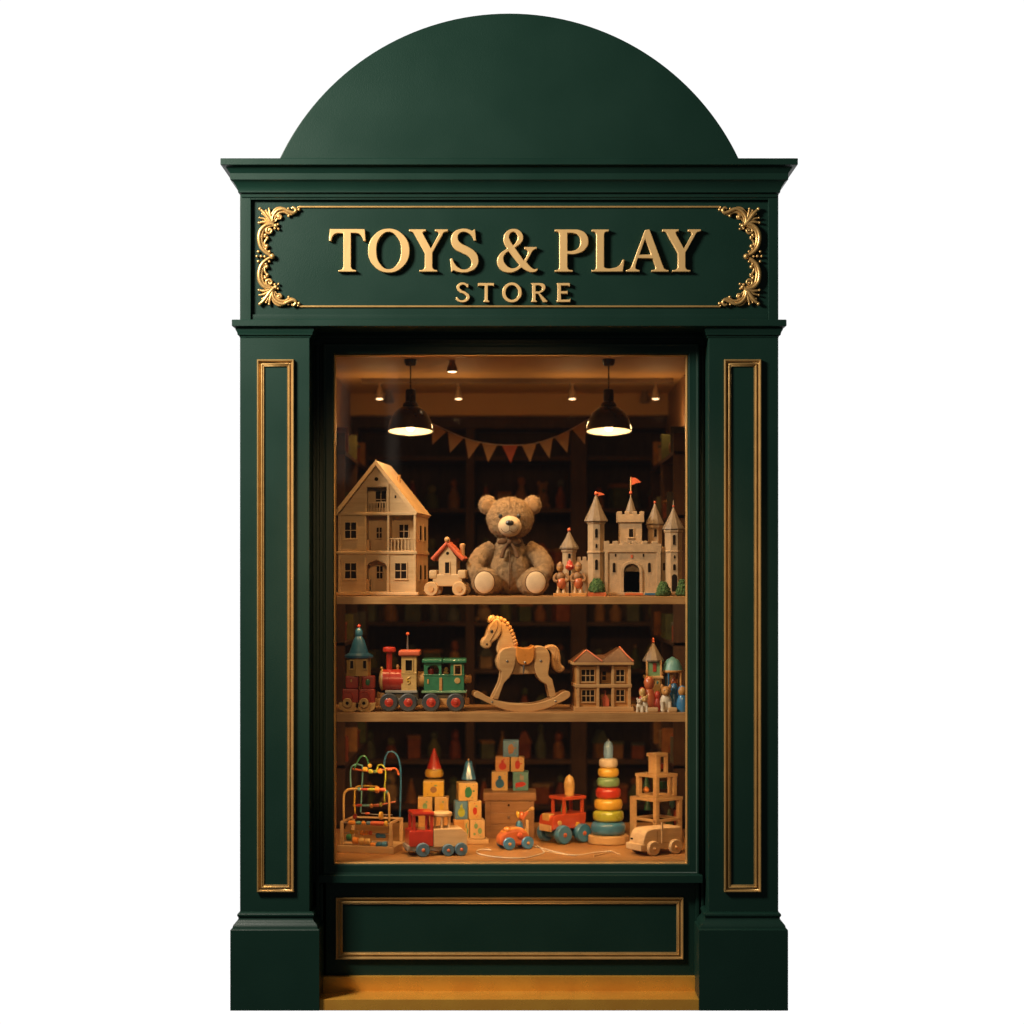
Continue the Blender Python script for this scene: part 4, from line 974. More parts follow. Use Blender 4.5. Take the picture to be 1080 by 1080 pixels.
bl = T.part('bell', M.rust); bl.lathe([(3.6, 0), (3.2, 1.5), (2, 4), (1.4, 6), (.5, 7.5)], 711.5, 10, 721, 14)
T.part('drum', M.walnut).lathe([(5, 0), (5.2, 4), (5, 6)], 711.5, 10, 728, 18)
T.finish()
def animal(px, y, kind, m1, m2, h, w, label):
    T = Thing('toy_animal' if kind != 'peg' else 'peg_figure', label, 'toy figure', px, y, Z_SHELF2, 0, 'small wooden figures at the end of the lower shelf', local=True)
    if kind == 'peg':
        T.part('body', m1).lathe([(w*.46, 0), (w*.52, h*.1), (w*.5, h*.4), (w*.32, h*.62), (w*.18, h*.66)], 0, 0, 0, 18)
        hd = T.part('head', m2); hd.ell(0, 0, h * .8, w * .36, w * .34, h * .2); 
        T.part('hood', m1).ell(0, .8, h * .84, w * .38, w * .34, h * .18)
    else:
        T.part('body', m1).ell(0, 1.5, h * .36, w * .42, w * .34, h * .36)
        for sx in (-1, 1):
            T.part('leg', m1).lathe([(w * .17, 0), (w * .19, 1.5), (w * .14, 3), (w * .13, h * .4)], sx * w * .26, -w * .2, 0, 10)
        hd = T.part('head', m2); hd.ell(0, -.5, h * .8, w * .34, w * .32, h * .2); hd.ell(0, -w * .34, h * .75, w * .16, w * .14, h * .09)
        for sx in (-1, 1): hd.sub('ear', m2).ell(sx * w * .28, .5, h * .97, w * .12, w * .08, h * .1, 10, 7)
        for sx in (-1, 1): hd.sub('eye', M.black).ell(sx * w * .13, -w * .31, h * .84, .5, .4, .6, 8, 6)
    T.finish()
animal(684.5, Y2 + .03, 'peg', M.rust, M.rust, 36, 14.5, 'tall rust red hooded peg figure beside the green tower room')
animal(677.5, Y2 + .015, 'peg', M.brick, M.mustard, 25, 10, 'red peg figure with mustard yellow head behind the cream dogs')
animal(674.5, Y2 - .012, 'dog', M.cream, M.cream, 14, 8.5, 'small cream wooden dog at the edge of the figure group')
animal(680, Y2 - .015, 'dog', M.cream, M.mustard, 17, 9, 'cream wooden dog with yellowish head in front of the red figure')
animal(693.5, Y2 + .02, 'peg', M.brick, M.brick, 21, 8, 'dark brick red peg figure in front of the tower base')
animal(702.5, Y2 + .0, 'bear', M.cream, M.amber, 27, 15, 'wooden bear with cream belly and amber head before the bandstand')
animal(711, Y2 + .02, 'peg', M.deepblue, M.deepblue, 29, 11, 'deep blue peg figure between the wooden bear and the cropped blue figure')
animal(719.5, Y2 + .0, 'peg', M.blue, M.amber, 27, 12, 'blue peg figure with amber face cropped by the window edge')
for (px, w, lab) in ((688.6, 11.5, 'low pale wooden tray in front of the rust red figure'), (709.5, 9.5, 'low pale wooden tray in front of the deep blue figure')):
    T = Thing('toy_tray', lab, 'tray', px, Y2 - .02, Z_SHELF2, 0, 'small trays before the figures', local=True, solo=True)
    T.part('tray', M.palex).box(-w / 2, w / 2, -2, 4, 0, 5, 1.4); T.finish()

# ================================================================== TOYS ON THE DECK
def on_deck(py): return y_deck(py)
def LTh(name, label, cat, px, py, rot=0, group=None, solo=False, dz=0.):
    y = on_deck(py); return Thing(name, label, cat, px, y, Z_DECK + dz * S * kk(y), rot, group, local=True, solo=solo)
# ---- bead maze
T = LTh('bead_maze', 'wooden bead maze with coloured beads on curved wires in a yellow arch', 'bead maze', 385.5, 900, -13)
b = T.part('base', M.palex); b.box(-32, 31, 0, 46, 0, 7.5, .6)
for (x, d) in ((-27, 3), (27, 3), (-27, 42), (27, 42)):
    T.part('post', M.palex).box(x - 1.7, x + 1.7, d - 1.7, d + 1.7, 8, 33, .4); 
rl = T.part('rail', M.palex); rl.box(-28, 28, 41.2, 42.8, 31.5, 33.5, .3); rl.box(-28, -26, 3, 42, 31.2, 33.6, .3); rl.box(26, 28, 3, 42, 31.2, 33.6, .3)
def wire(mat, pts, r=.8): T.part('wire', mat).tube(pts, r, 8, 5)
wire(M.mustard, [(-25, 3, 34), (-25, 3, 58), (-23, 3, 64), (-17, 3, 67), (0, 3, 67), (17, 3, 67), (23, 3, 64), (25, 3, 58), (25, 3, 34)], 1.3)
wire(M.yellow, [(-25, 42, 34), (-25, 42, 60), (-20, 42, 66), (0, 42, 66)], .9)
wire(M.deepblue, [(26, 40, 34), (27, 40, 70), (26.5, 38, 92), (22, 36, 103), (15, 34, 104), (11, 34, 96), (10, 34, 84)], 1.0)
wire(M.teal, [(-26, 30, 66), (-26, 30, 84), (-22, 28, 90), (-14, 28, 90), (-12, 28, 84), (-13, 24, 40)], .8)
wire(M.toygreen, [(-20, 24, 86), (-14, 24, 98), (-8, 24, 100), (-5, 26, 93), (-5, 26, 86)], .7)
wire(M.lime, [(6, 20, 84), (8, 20, 91), (13, 20, 91), (16, 20, 84), (15, 20, 66), (15, 20, 52)], .8)
wire(M.rust, [(-22, 26, 86), (0, 24, 84), (12, 24, 86), (24, 30, 87), (27, 32, 80)], 1.1)
wire(M.rust, [(-16, 12, 49), (4, 12, 49), (16, 14, 51), (27, 20, 53)], .8)
wire(M.steel, [(-8, 10, 41), (10, 10, 40), (26, 12, 40)], .5)
wire(M.steel, [(-26, 3, 31.5), (26, 3, 31.5)], .8); wire(M.steel, [(-26, 8, 20), (26, 8, 20)], .6); wire(M.steel, [(-26, 4, 12), (26, 4, 12)], .6)
def bead(x, d, z, r, l, mat):
    T.part('bead', mat).lathe([(r * .55, -l / 2), (r * .95, -l / 2 + min(.9, l * .25)), (r, 0), (r * .95, l / 2 - min(.9, l * .25)), (r * .55, l / 2)], x, d, z, 14, 'x')
for (x, d, z, r, l, mt) in ((-8, 3, 67, 2.3, 3.2, M.teal), (-2, 3, 67, 1.5, 8, M.brick), (6, 3, 67, 1.9, 7, M.lime), (12, 3, 67, 3.4, 5, M.orange), (18, 3, 67, 2, 6.5, M.coral), (22.5, 3, 65, 2, 2.5, M.teal),
    (-8, 25, 86, 2.6, 5.5, M.yellow), (-2.5, 24, 90, 2.2, 4, M.yellow), (-1.5, 24, 84, 2.7, 5, M.lime), (4, 24, 84, 1.8, 6, M.sage), (9, 24, 84.5, 3.2, 5, M.orange), (17, 26, 86.5, 1.9, 8, M.rust),
    (-16, 12, 49, 2, 3, M.yellow), (-11, 12, 49, 1.7, 7, M.brick), (-3, 12, 49, 1.6, 8.5, M.teal), (3, 12, 49, 2.3, 3.5, M.orange), (8, 12, 49.5, 1.7, 7, M.rust), (13, 13, 50.5, 2.8, 3.2, M.lime),
    (14, 10, 39, 4.4, 4.5, M.yellow), (-1, 10, 40.7, 1.2, 5, M.coral), (-18, 20, 36, 3, 4, M.brick),
    (-16, 3, 31.5, 2.5, 8, M.orange), (-8.5, 3, 31.5, 2, 6, M.teal), (-3, 3, 31.5, 2.4, 4, M.orange), (2.5, 3, 31.5, 2, 5.5, M.slate), (12, 3, 31.5, 2.5, 15, M.coral), (21.5, 3, 31.5, 3.3, 4, M.yellow),
    (-17, 8, 21, 2.6, 5, M.yellow), (-12.5, 8, 21, 2.4, 4, M.mustard), (-6, 8, 20.5, 2.8, 5, M.orange), (-1.5, 8, 20.5, 2.6, 4.6, M.orange), (3, 8, 20.5, 2.4, 4, M.coral), (11.5, 8, 18, 2.8, 5, M.blue), (16.5, 8, 17.5, 2.2, 7, M.blue),
    (-20, 6, 15.5, 3.8, 6, M.toygreen), (-12, 4, 12.5, 3.9, 7, M.orange), (-5, 4, 12, 3.9, 6.5, M.mustard), (1.5, 4, 12, 3.8, 6.5, M.mustard), (7.5, 4, 8.6, 2.4, 7, M.orange), (14, 4, 8.6, 3.2, 7, M.deepblue), (20, 4, 9, 3.8, 6, M.blue)):
    bead(x, d, z, r, l, mt)
T.finish()

# ---- red truck
T = LTh('toy_truck', 'red cab wooden toy truck with pale bed and grey blue wheels', 'toy truck', 463, 903, 13)
cb = T.part('cab', M.red)
cb.box(-32, -5.5, 0, 28, 10, 28, 2.4)
for (x, d) in ((-27, 1), (-8, 1), (-27, 25), (-8, 25)):
    cb.box(x - 1.2, x + 2.2, d, d + 2.5, 26, 44, .4)
cb.box(-14.5, -12.5, 1, 3.2, 26, 44, .3)
cb.box(-28.5, -5, -1, 29, 43, 47, 1.4)
bd = T.part('bed', M.palex); bd.shape([[(-5.5, 9.5), (31, 9.5), (31, 22), (25, 28.5), (-5.5, 28.5)]], 0, 28, .8)
rn = T.part('roll_bar', M.palex); rn.lathe([(10, 0), (11, 1), (11, 3.5), (10, 4.5)], 6, 14, 40.5, 28)
for a in range(6): rn.lathe([(1.3, 0), (1.3, 14)], 6 + 8.6 * math.cos(a * 1.047 + .3), 14 + 8.6 * math.sin(a * 1.047 + .3), 27, 10)
ch = T.part('chassis', M.ash); ch.box(-33, 31, 2, 26, 5.5, 10.5, .6); ch.box(-34, -31, -1, 29, 7, 12, .8)
for x, r in ((-17.5, 7.4), (9.5, 6.4), (23.5, 6.9)):
    for d in (-4, 28): wheel(T, x, r, d, r, M.wheelblue, M.rust, .26, 4.2)
T.finish()

# ---- block stacks
def block(px, py, z_up, w, h, mat, label, pic=None, rot=0, dep=None, group='picture blocks in the stacks', picmat=None):
    y = on_deck(py); T = Thing('toy_block', label, 'toy block', px, y, Z_DECK + z_up * S * kk(y), rot, group, local=True)
    dd = dep or w
    T.part('block', mat).box(-w / 2, w / 2, 0, dd, 0, h, .9, 2)
    if pic:
        p = T.part('picture', pic[0]); rnd = random.Random(int(px * 7 + h + z_up))
        k = pic[1]; cz = h * .5
        if k == 'leaf':
            p.shape([[(-w*.16, cz - h*.26), (w*.05, cz - h*.3, s_), (w*.2, cz, s_), (w*.08, cz + h*.3), (-w*.12, cz + h*.22, s_)]], -.25, .3)
            p.shape([ell_loop(w*.28, cz + h*.05, w*.06, h*.05)], -.25, .3)
        elif k == 'fruit':
            p.shape([ell_loop(0, cz - h*.04, w*.16, h*.2)], -.25, .3); p.sub('leaf', M.sage).shape([ell_loop(w*.1, cz + h*.22, w*.08, h*.05)], -.25, .3)
        elif k == 'figure':
            p.shape([ell_loop(0, cz + h*.2, w*.1, h*.1)], -.25, .3); p.shape([[(-w*.25, cz - h*.2, s_), (0, cz - h*.36, s_), (w*.27, cz - h*.18, s_), (w*.1, cz + h*.12, s_), (-w*.1, cz + h*.12, s_)]], -.25, .3)
        elif k == 'plant':
            p.shape([ell_loop(-w*.1, cz + h*.16, w*.13, h*.14)], -.25, .3); p.shape([ell_loop(w*.16, cz - h*.1, w*.14, h*.16)], -.25, .3); p.shape([ell_loop(-w*.2, cz - h*.26, w*.08, h*.07)], -.25, .3)
        elif k == 'bar':
            p.shape([[(-w*.34, cz - h*.3), (w*.1, cz - h*.28, s_), (w*.36, cz - h*.16), (w*.2, cz - h*.04, s_), (-w*.32, cz - h*.1)]], -.25, .3); p.sub('mark', M.ash).shape([rect(-w*.05, w*.2, cz + h*.05, cz + h*.3)], -.25, .3)
        for _ in range(3):
            x, z = rnd.uniform(-.36, .36) * w, rnd.choice((rnd.uniform(.12, .22), rnd.uniform(.78, .88))) * h
            p.shape([ell_loop(x, z, .5, .6, 6)], -.25, .3)
    T.finish(); return T
PS = 887       # row where the first stack stands on the deck (hidden by the truck)
yk = None
block(449.5, PS, 0, 17, 28, M.amber, 'plain amber block low behind the truck cab')
block(467, PS, 0, 16, 28, M.amber, 'plain amber block low behind the truck bed')
block(448.3, PS, 28, 15.5, 18.4, M.mustard, 'tan block with small green mark resting above the truck cab', (M.sage, 'fruit'))
block(465.8, PS, 28, 14.8, 18.4, M.mustard, 'tan block with yellow mark resting above the truck bed', (M.yellow, 'fruit'))
block(457.2, PS, 46.4, 22, 16.6, M.yellow, 'wide yellow block under the yellow ring and red cone', (M.walnut, 'fruit'))
T = LTh('stacking_ring', 'yellow wooden ring directly under the red cone', 'stacking ring', 457.6, PS - 3, solo=True, dz=63)
T.part('ring', M.yellow).lathe([(7, 0), (9.2, 1.4), (10, 4.6), (9.2, 8), (7.4, 9.6)], 0, 8, 0, 30); T.finish()
T = LTh('toy_cone', 'glossy red wooden cone topping the tallest block stack behind the truck', 'cone', 457.6, PS - 3, solo=True, dz=72.6)
T.part('cone', M.red).lathe([(7.2, 0), (7.7, .6), (7.4, 2), (4.4, 11), (1.6, 20), (.8, 21.4), (.3, 21.8)], 0, 8, 0, 30); T.finish()
P2 = 889
T = LTh('wooden_board', 'flat pale board under the block stack with the blue cone', 'board', 496, P2 + 1, 8, solo=True)
T.part('board', M.palex).box(-21, 19.5, -2, 20, 0, 4.6, .6); T.finish()
block(484.5, P2, 4.6, 11, 20, M.amber, 'narrow amber block on the base board beside the truck tail', None, 8)
block(492.3, P2, 4.6, 5.5, 20, M.mustard, 'thin block wedged between two base blocks', (M.sage, 'plant'), 8, 14)
block(503.6, P2, 4.6, 15.8, 20, M.pale, 'pale block with green plant picture on the base board', (M.sage, 'plant'), 8)
block(486.6, P2, 24.6, 13.6, 19.6, M.slate, 'slate blue block in the stack below the blue cone', (M.lime, 'figure'), 8)
block(501, P2, 24.6, 14, 19.6, M.mustard, 'tan block with red oval picture in the stack below the blue cone', (M.red, 'fruit'), 8)
block(493.8, P2, 44.2, 20.6, 18.8, M.mustard, 'tan block with green leaf picture right under the blue cone', (M.toygreen, 'leaf'), 8)
T = LTh('toy_cone', 'blue truncated wooden cone with pale tip topping the second stack', 'cone', 494.2, P2 - 3, dz=63)
T.part('cone', M.blue).lathe([(7.2, 0), (7.7, .8), (7.4, 2), (3.4, 18.6), (2.6, 19.6), (.8, 20)], 0, 8, 0, 30)
T.part('tip', M.palex).ell(0, 8, 20.8, 1.2, 1.2, 1.5, 10, 8); T.finish()

# ---- drawer box with a pyramid of blocks
PB = 884
T = LTh('drawer_box', 'brown wooden drawer box carrying a pyramid of picture blocks', 'drawer box', 537.5, PB, 0)
b = T.part('body', M.walnut); b.box(-26, 26, 0, 40, 0, 40, .5)
T.part('lid', M.walnut).box(-27.8, 28, -2, 42, 39.6, 48, .8)
for z in (2.5, 15, 27.5):
    dr = T.part('drawer', M.walnut); dr.box(-20.5, 21.5, -.8, 4, z, z + 11.6, .5)
    dr.sub('knob', M.hole if z > 20 else M.steel).lathe([(.6, 0), (1.2, -1.6), (.8, -2.4)], -1, -.8, z + 7.5, 12, 'y')
T.finish()
zt = 48
block(527, PB - 2, zt, 17.4, 20, M.mustard, 'tan block with teal figure picture, lower row on the drawer box', (M.deepblue, 'figure'))
block(549, PB - 2, zt, 16.6, 20, M.teal, 'greenish block with red bar picture, lower row on the drawer box', (M.red, 'bar'))
block(530, PB - 2, zt + 20, 15, 15.6, M.amber, 'tan block with red pear picture, middle row on the drawer box', (M.red, 'figure'))
block(545.8, PB - 2, zt + 20, 14.4, 15.6, M.mustard, 'tan block with red comma picture, middle row on the drawer box', (M.red, 'leaf'))
block(538.8, PB - 2, zt + 35.6, 16.6, 17.4, M.slate, 'slate blue block with brown picture at the top of the pyramid', (M.walnut, 'leaf'))

# ---- pull along car
T = LTh('pull_along_car', 'orange pull along toy car with blue wheels and small red rider', 'pull toy', 545.5, 896, 22)
b = T.part('body', M.rust)
b.shape([[(-17, 5, s_), (-19, 11, s_), (-14, 18, s_), (-5, 21, s_), (6, 21, s_), (14, 16, s_), (15, 7, s_), (8, 4, s_), (-8, 4, s_)]], 2, 16, 3.0)
t2 = T.part('bonnet', M.orange); t2.shape([[(-14, 17, s_), (-8, 21.5, s_), (4, 23, s_), (10, 19, s_), (2, 16, s_)]], 3, 15, 2); t2.ell(-9, 6, 20.5, 4.4, 3.8, 3.4)
T.part('door_badge', M.coral).ell(3.5, 1.2, 14.5, 3, 1.4, 3)
T.part('seat', M.yellow).box(6, 15, 4, 15, 8, 20, 1.6)
rd = T.part('rider', M.blue); rd.lathe([(4, 0), (4.4, 3), (3.4, 8), (2, 10)], 6, 9, 19, 16)
rd.sub('head', M.rust).ell(8.5, 9, 34, 4.2, 4, 4.6); rd.sub('ear', M.yellow).ell(4.6, 9, 36, 2.2, 3.2, 4.4); rd.sub('arm', M.rust).tube([(8, 6, 31), (12, 5, 36.5), (14, 5, 38.5)], [2, 1.8, 1.6], 8)
T.part('push_post', M.palex).box(12, 15, 4, 7.4, 8, 30, .7)
T.part('ball', M.mustard).ell(20.5, 9, 41, 2.8, 2.8, 2.4)
T.part('ball_stick', M.mustard).tube([(9, 9, 36), (20.5, 9, 41)], .6, 6)
for x in (-9.5, 11.5):
    for d in (-2.8, 16.5): wheel(T, x, 6.7, d, 6.7, M.blue, M.amber, .26, 3.6)
T.finish()

# ---- tractor
T = LTh('toy_tractor', 'red wooden toy tractor with thick blue wheels beside the ring stacker', 'toy tractor', 602, 889, 36)
T_TR = T
b = T.part('body', M.tractor)
b.shape([[(-24, 15), (20, 15), (21, 31), (-17, 31), (-22, 29.5, s_), (-24, 25, s_)]], 0, 24, 1.4)
T.part('bonnet', M.mustard).box(-24.4, -17, 6, 18, 24, 31.4, .8)
T.part('bumper', M.palex).box(-25.5, -22.5, 2, 22, 13, 20, .8)
cb = T.part('cab', M.tractor)
for (x, d) in ((-7, 1), (17, 1), (-7, 20), (17, 20)): cb.box(x - 1.6, x + 1.6, d, d + 3.2, 30, 46, .5)
cb.box(-10, 20.5, -1, 25.5, 45, 49, 1.3)
T.part('lamp', M.mustard).lathe([(2.6, 0), (2.6, -1), (1.2, -1.4)], -15, .1, 22, 16, 'y')
T.part('lamp', M.yellow).lathe([(2.9, 0), (2.9, -1), (1.2, -1.4)], 9, .1, 18.5, 16, 'y')
T.part('driver', M.sage).lathe([(3, 0), (3.4, 3), (2, 9), (1.8, 13)], 0, 12, 31, 14)
for x in (-13, 13):
    T.part('axle', M.blue).lathe([(5, 0), (5, 20)], x, 2, 10, 18, 'y')
    for d in (-7, 23): wheel(T, x, 10, d, 10, M.blue, M.rust, .24, 7.5)
T.finish()
T = Thing('skittle_peg', 'rounded mustard yellow peg standing on the tractor cab roof', 'peg', 600.5, T_TR.y + 12.6 * T_TR.s, Z_DECK + 48.9 * T_TR.s, local=True)
T.part('peg', M.mustard).lathe([(4.9, 0), (5.5, 8), (5.6, 13), (4.4, 18), (2.4, 20.4), (.6, 21)], 0, 0, 0, 24)
T.part('tip', M.palex).ell(0, 0, 21.2, 1, 1, .9, 10, 6); T.finish()

# ---- ring stacker
T = LTh('ring_stacker', 'tall ring stacker of seven coloured wooden rings with pale blue peg', 'ring stacker', 642.8, 892, 0)
cy = 22
T.part('base', M.palex).lathe([(20.5, 0), (21.7, .8), (21.7, 7.4), (20.8, 8.8), (18, 9.2)], 0, cy, 0, 44)
z = 9.0
for (r_, h_, mt, lb) in ((18.6, 15.0, M.blue, 'blue ring'), (16.6, 13.2, M.lime, 'lime ring'), (15.2, 13.2, M.yellow, 'lower yellow ring'), (13.8, 12.8, M.red, 'red ring'), (12.2, 11.6, M.sage, 'green ring'), (11.3, 10.8, M.yellow, 'upper yellow ring'), (10.1, 10.8, M.cream, 'cream ring')):
    n = 11; pr = [(r_ * .5, 0)]
    for i in range(n + 1):
        a = -math.pi / 2 + math.pi * i / n
        ca, sa = math.cos(a), math.sin(a)
        pr.append((r_ - h_ * .42 + h_ * .42 * abs(ca) ** .75, (h_ / 2 + h_ / 2 * math.copysign(abs(sa) ** .8, sa)) * .94))
    pr.append((r_ * .5, h_ * .94))
    T.part('ring', mt, label=lb).lathe(pr, 0, cy, z, 44); z += h_ * .93
pg = T.part('peg', M.sky); pg.lathe([(4.6, 0), (5.2, 4), (5.2, 12), (4.2, 16.2), (2, 18.2), (.8, 18.6)], 0, cy, z, 24)
pg.sub('tip', M.steel).lathe([(.8, 0), (.9, 1.2), (.3, 2.2)], 0, cy, z + 18.4, 10)
T.finish()

# ---- open block tower
def frame_tier(T, w, d, z0, z1, rails, th=4.8, wd=None):
    wd = wd or w
    p = T.part('tier', M.palex)
    for (x, y) in ((0, 0), (w - th, 0), (0, wd - th), (w - th, wd - th)):
        p.box(d + x, d + x + th, d + y, d + y + th, z0, z1 - 3.2, .3)
    p.box(d - .6, d + w + .6, d - .6, d + wd + .6, z1 - 3.2, z1, .4)
    for r in rails:
        p.box(d, d + w, d + .3, d + th - .3, r, r + 2.8, .3); p.box(d + .3, d + th - .3, d, d + wd, r, r + 2.8, .3)
        p.box(d, d + w, d + wd - th, d + wd, r, r + 2.8, .3); p.box(d + w - th, d + w, d, d + wd, r, r + 2.8, .3)
    return p
T = LTh('block_tower', 'tall open framed tower of pale wooden tiers behind the wooden van', 'block tower', 692, 892, 40)
frame_tier(T, 39, 0, 0, 49, [24, 2]); T.part('side_panel', M.palex).box(-1.2, .8, 30, 39, 0, 46, .3)
frame_tier(T, 31, 2, 49, 74, [49])
T.part('upright', M.palex).box(21, 24, 2.3, 4.6, 49, 71, .3)
p = T.part('tier', M.palex); p.box(3.2, 7.4, 3.2, 15, 74, 96, .4); p.box(3.2, 21, 3.2, 18, 93, 96.6, .4); p.box(17.6, 21, 3.2, 7, 74, 94, .3); p.box(7.4, 9.4, 3.4, 6, 74, 94, .3); p.box(17.6, 21, 14, 18, 74, 94, .3); p.box(3.2, 21, 3.2, 18, 73.6, 75.6, .3)
T.finish()
def inner(px, py, dz, w, h, m, kind, label):
    y = on_deck(py); T = Thing('toy_block', label, 'toy block', px, y, Z_DECK + dz * S * kk(on_deck(892)), 40, 'coloured pieces inside the open tower', local=True, solo=True)
    b = T.part('b', m)
    if kind == 'box': b.box(-w/2, w/2, -w/2, w/2, 0, h, .5)
    elif kind == 'cone': b.lathe([(w/2, 0), (w/2, 1), (w*.12, h)], 0, 0, 0, 18)
    else: b.ell(0, 0, h * .5, w/2, w/2, h/2)
    T.finish()
inner(697.5, 884, 75.6, 8, 5.5, M.red, 'box', 'red block in the top tier of the open tower')
inner(682, 880, 51.8, 7, 13, M.toygreen, 'cone', 'green cone in the middle tier, beside the orange ball')
inner(681.5, 887, 51.8, 6.5, 6.5, M.orange, 'ball', 'orange ball in the middle tier of the open tower')
inner(699, 882, 51.8, 6, 8, M.toygreen, 'box', 'green block at the centre of the middle tier')
inner(710.5, 878, 51.8, 6, 12, M.deepblue, 'box', 'deep blue block in the middle tier near the window edge')
inner(683, 880, 26.8, 8, 12, M.toygreen, 'cone', 'green cone on the upper rail of the lowest tier')
inner(709, 878, 26.8, 6, 9, M.teal, 'ball', 'teal ball on the upper rail of the lowest tier')
inner(706, 876, 5, 9, 18, M.sage, 'cone', 'sage cone at the foot of the open tower behind the van')
inner(714, 876, 5, 5, 17, M.coral, 'box', 'coral upright block at the foot of the open tower')

# ---- wooden van
T = LTh('toy_van', 'unpainted pale wooden toy van with four round wheels in front of the tower', 'toy van', 693, 902, 30)
b = T.part('body', M.palex)
b.shape([[(-18, 6), (31, 6), (31, 28), (-6, 28), (-13, 25.5, s_), (-17, 17, s_), (-18, 13)]], 0, 26, 1.2)
b.box(-21.5, -15, -1.5, 27.5, 5.5, 12.5, 1)
dl = T.part('door_line', M.walnut)
dl.box(0, .5, -.15, .5, 8, 26, 0); dl.box(-8, 20, -.15, .5, 12.4, 12.8, 0)
T.part('door_post', M.palex).box(5.5, 7.6, -.8, 1, 12, 34, .4)
hl = T.part('headlight', M.hole); hl.box(-18.3, -17.2, 20, 23, 15.5, 17, 0)
for x in (-6, 22):
    for d in (-4, 26): wheel(T, x, 7.8, d, 7.8, M.palex, M.honey, .22, 4.4)
T.finish()

# ---- strings and sticks on the deck
def string(label, pts, r=.65, name='pull_string', m=M.string):
    T = Thing(name, label, 'string', 560, on_deck(900), Z_DECK, local=True, solo=True)
    s = T.s; q = []
    for (px, py) in pts:
        y = on_deck(py); q.append(((X(px, y) - X(560, T.y)) / s, (y - T.y) / s, r))
    T.part('s', m).tube(q, r, 8, 5); T.finish()
string('pale looped pull string lying around the orange pull along car', [(566, 892), (574, 899), (568, 902), (555, 905.2), (540, 905.6), (522, 904.4), (508, 902), (502.5, 899.5), (505, 897), (512, 896.6), (518, 897)])
string('pale string trailing across the deck toward the ring stacker', [(562, 893), (575, 896), (588, 899.5), (602, 902.3), (614, 902), (626, 899.8), (638, 898.6), (645, 898.4)], .55)
def stick(label, a, b, r=.7):
    string(label, [a, ((a[0] + b[0]) / 2, (a[1] + b[1]) / 2), b], r, 'wooden_stick', M.palex)
stick('short pale stick lying under the tractor in the string', (574, 898.3), (600, 903))
stick('short dark edged stick in front of the ring stacker', (626, 903.5), (642, 899.5))
stick('short pale stick lying at an angle near the van wheel', (644, 897.8), (654, 902.5))

# ================================================================== LIGHT, WORLD, CAMERA
def area(name, loc, target, sx, sy, w, col, spread=180):
    ld = bpy.data.lights.new(name, 'AREA'); ld.shape = 'RECTANGLE'; ld.size = sx; ld.size_y = sy; ld.energy = w; ld.color = col; ld.spread = R(spread)
    o = bpy.data.objects.new(name, ld); COL.objects.link(o); o.location = loc
    o.rotation_euler = (Vector(target) - Vector(loc)).to_track_quat('-Z', 'Y').to_euler(); return o
area('key_lamp', (-2.25, -1.5, 3.35), (-.35, 0, 1.7), .6, .6, 190., (1, .92, .80))
def spot(loc, target, w, col, ang, blend=.6, rad=.02):
    ld = bpy.data.lights.new('spot_and_fill', 'SPOT'); ld.energy = w; ld.color = col; ld.spot_size = R(ang); ld.spot_blend = blend; ld.shadow_soft_size = rad
    o = bpy.data.objects.new('spot_and_fill', ld); COL.objects.link(o); o.location = loc
    o.rotation_euler = (Vector(target) - Vector(loc)).to_track_quat('-Z', 'Y').to_euler()
WARM = (1, .60, .25)
for x, _ in SPOTS:
    y = 1.45; px_ = X(x, y)
    spot((px_, y, ZC - .085), (px_ * 1.05, 1.3, 0), 4., WARM, 95, .9)
    ld = bpy.data.lights.new('ceiling_fill', 'POINT'); ld.energy = .75; ld.color = WARM; ld.shadow_soft_size = .015  # added point lamp below each can to brighten the ceiling
    lo = bpy.data.objects.new('ceiling_fill', ld); COL.objects.link(lo); lo.location = (px_, y - .10, ZC - .17)
spot((-.35, -4.2, 2.85), (0.02, .2, 1.2), 205., (1, .64, .30), 22.5, .45, .10)  # added warm fill lamp out in the street, aimed into the window
for px_ in (433, 642):
    spot((X(px_, .8), .795, Z(461, .8)), (X(px_, .8), .62, 0), 5., (1, .62, .28), 110, .8)
for zz in (Z_SHELF1 - .031, Z_SHELF2 - .036):
    area('under_shelf_fill', (0, .19, zz), (0, .55, zz - .42), 1.12, .02, 1.5 if zz > Z_SHELF2 else 4.0, WARM, 120)  # added fill lamps hidden under the shelves to light the toys below
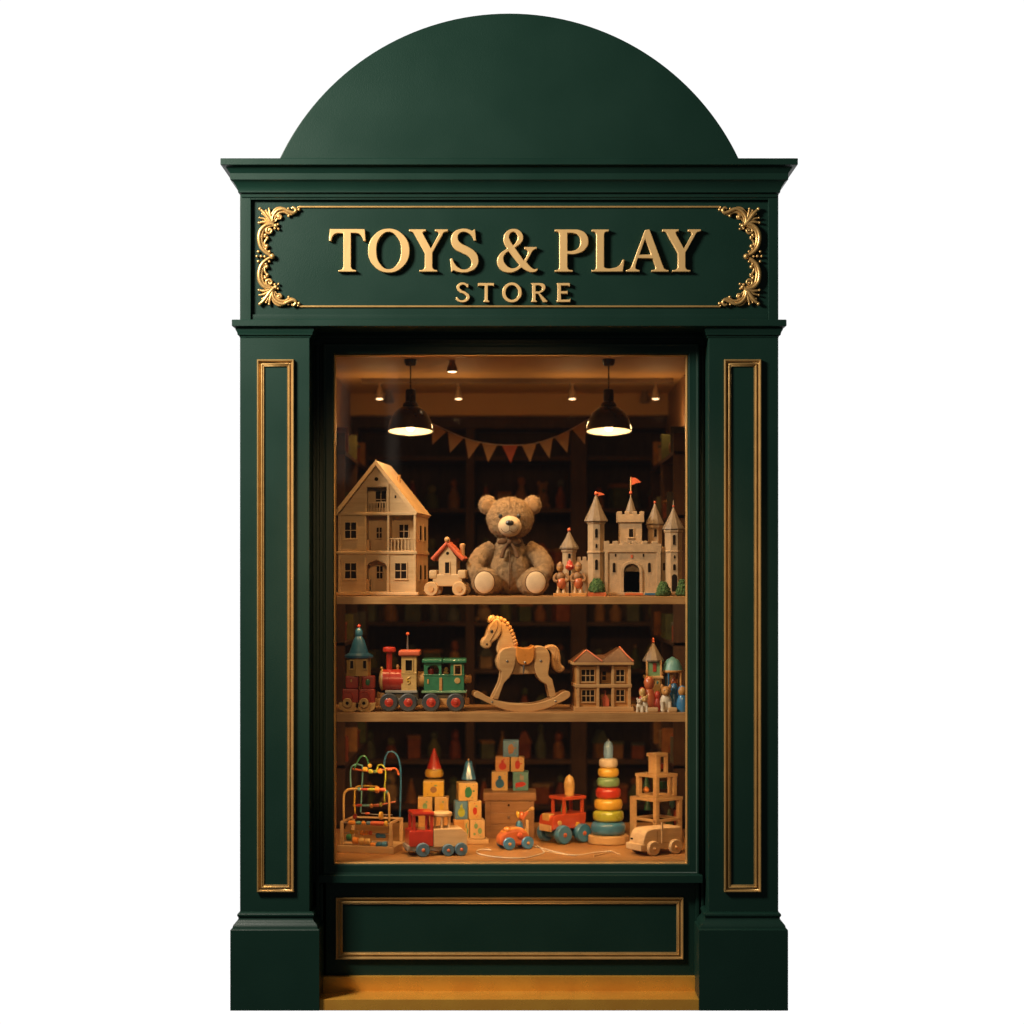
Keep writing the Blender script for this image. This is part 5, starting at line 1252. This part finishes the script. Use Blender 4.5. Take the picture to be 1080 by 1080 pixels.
# two slim lamps added beside the camera to draw faint streaks in the glass
for px_, w_ in ((361, .075), (414, .07)):
    gx = X(px_, Y_GLASS); t_ = (6 - 0.3 + Y_GLASS) / (D + Y_GLASS)
    o_ = area('streak_lamp', (gx * (1 + t_), -5.7, 2.35), (gx, Y_GLASS, 2.35), w_, .75, .045, (1, .86, .70))
# added warm fill lamps, unseen behind the window head and jambs
area('window_head_fill', (0, .155, Z(366, .15)), (0, .75, .55), 1.1, .03, 12., WARM, 110)
for sx in (-1, 1):
    for z, n in ((Z(570, .2), .5), (Z(692, .2), .3), (Z(835, .2), .4)):
        area('window_side_fill', (sx * .645, .165, z), (0, .48, z - .02), .03, n, 2.5 if sx < 0 else 7.0, WARM)

W = bpy.data.worlds.new('World'); SC.world = W; W.use_nodes = True
nt = W.node_tree; N = nt.nodes; L = nt.links
bg = N['Background']
tc = N.new('ShaderNodeTexCoord'); sp = N.new('ShaderNodeSeparateXYZ'); L.new(tc.outputs['Generated'], sp.inputs[0])
mr = N.new('ShaderNodeMapRange'); mr.interpolation_type = 'SMOOTHSTEP'
mr.inputs['From Min'].default_value = .3; mr.inputs['From Max'].default_value = .74; mr.inputs['To Min'].default_value = .05; mr.inputs['To Max'].default_value = 1.06
L.new(sp.outputs['Y'], mr.inputs['Value']); L.new(mr.outputs['Result'], bg.inputs['Strength'])
bg.inputs['Color'].default_value = (1, 1, 1, 1)

cd = bpy.data.cameras.new('camera'); cam = bpy.data.objects.new('camera', cd); COL.objects.link(cam)
cam.location = (0, -D, ZH); cam.rotation_euler = (R(90), 0, 0)
cd.sensor_width = 36; cd.lens = 36 * D / (1080 * S); cd.shift_x = (540 - CX) / 1080; cd.shift_y = (HY - 540) / 1080
cd.clip_end = 100; cd.dof.use_dof = True; cd.dof.focus_distance = D + .18; cd.dof.aperture_fstop = 1.5
SC.camera = cam
vs = SC.view_settings; vs.view_transform = 'Standard'; vs.look = 'None'; vs.exposure = 0; vs.gamma = 1; vs.use_curve_mapping = False
SC.cycles.max_bounces = 8; SC.cycles.diffuse_bounces = 3; SC.cycles.glossy_bounces = 3; SC.cycles.transparent_max_bounces = 12
SC.cycles.caustics_reflective = False; SC.cycles.caustics_refractive = False
SC.cycles.use_denoising = True
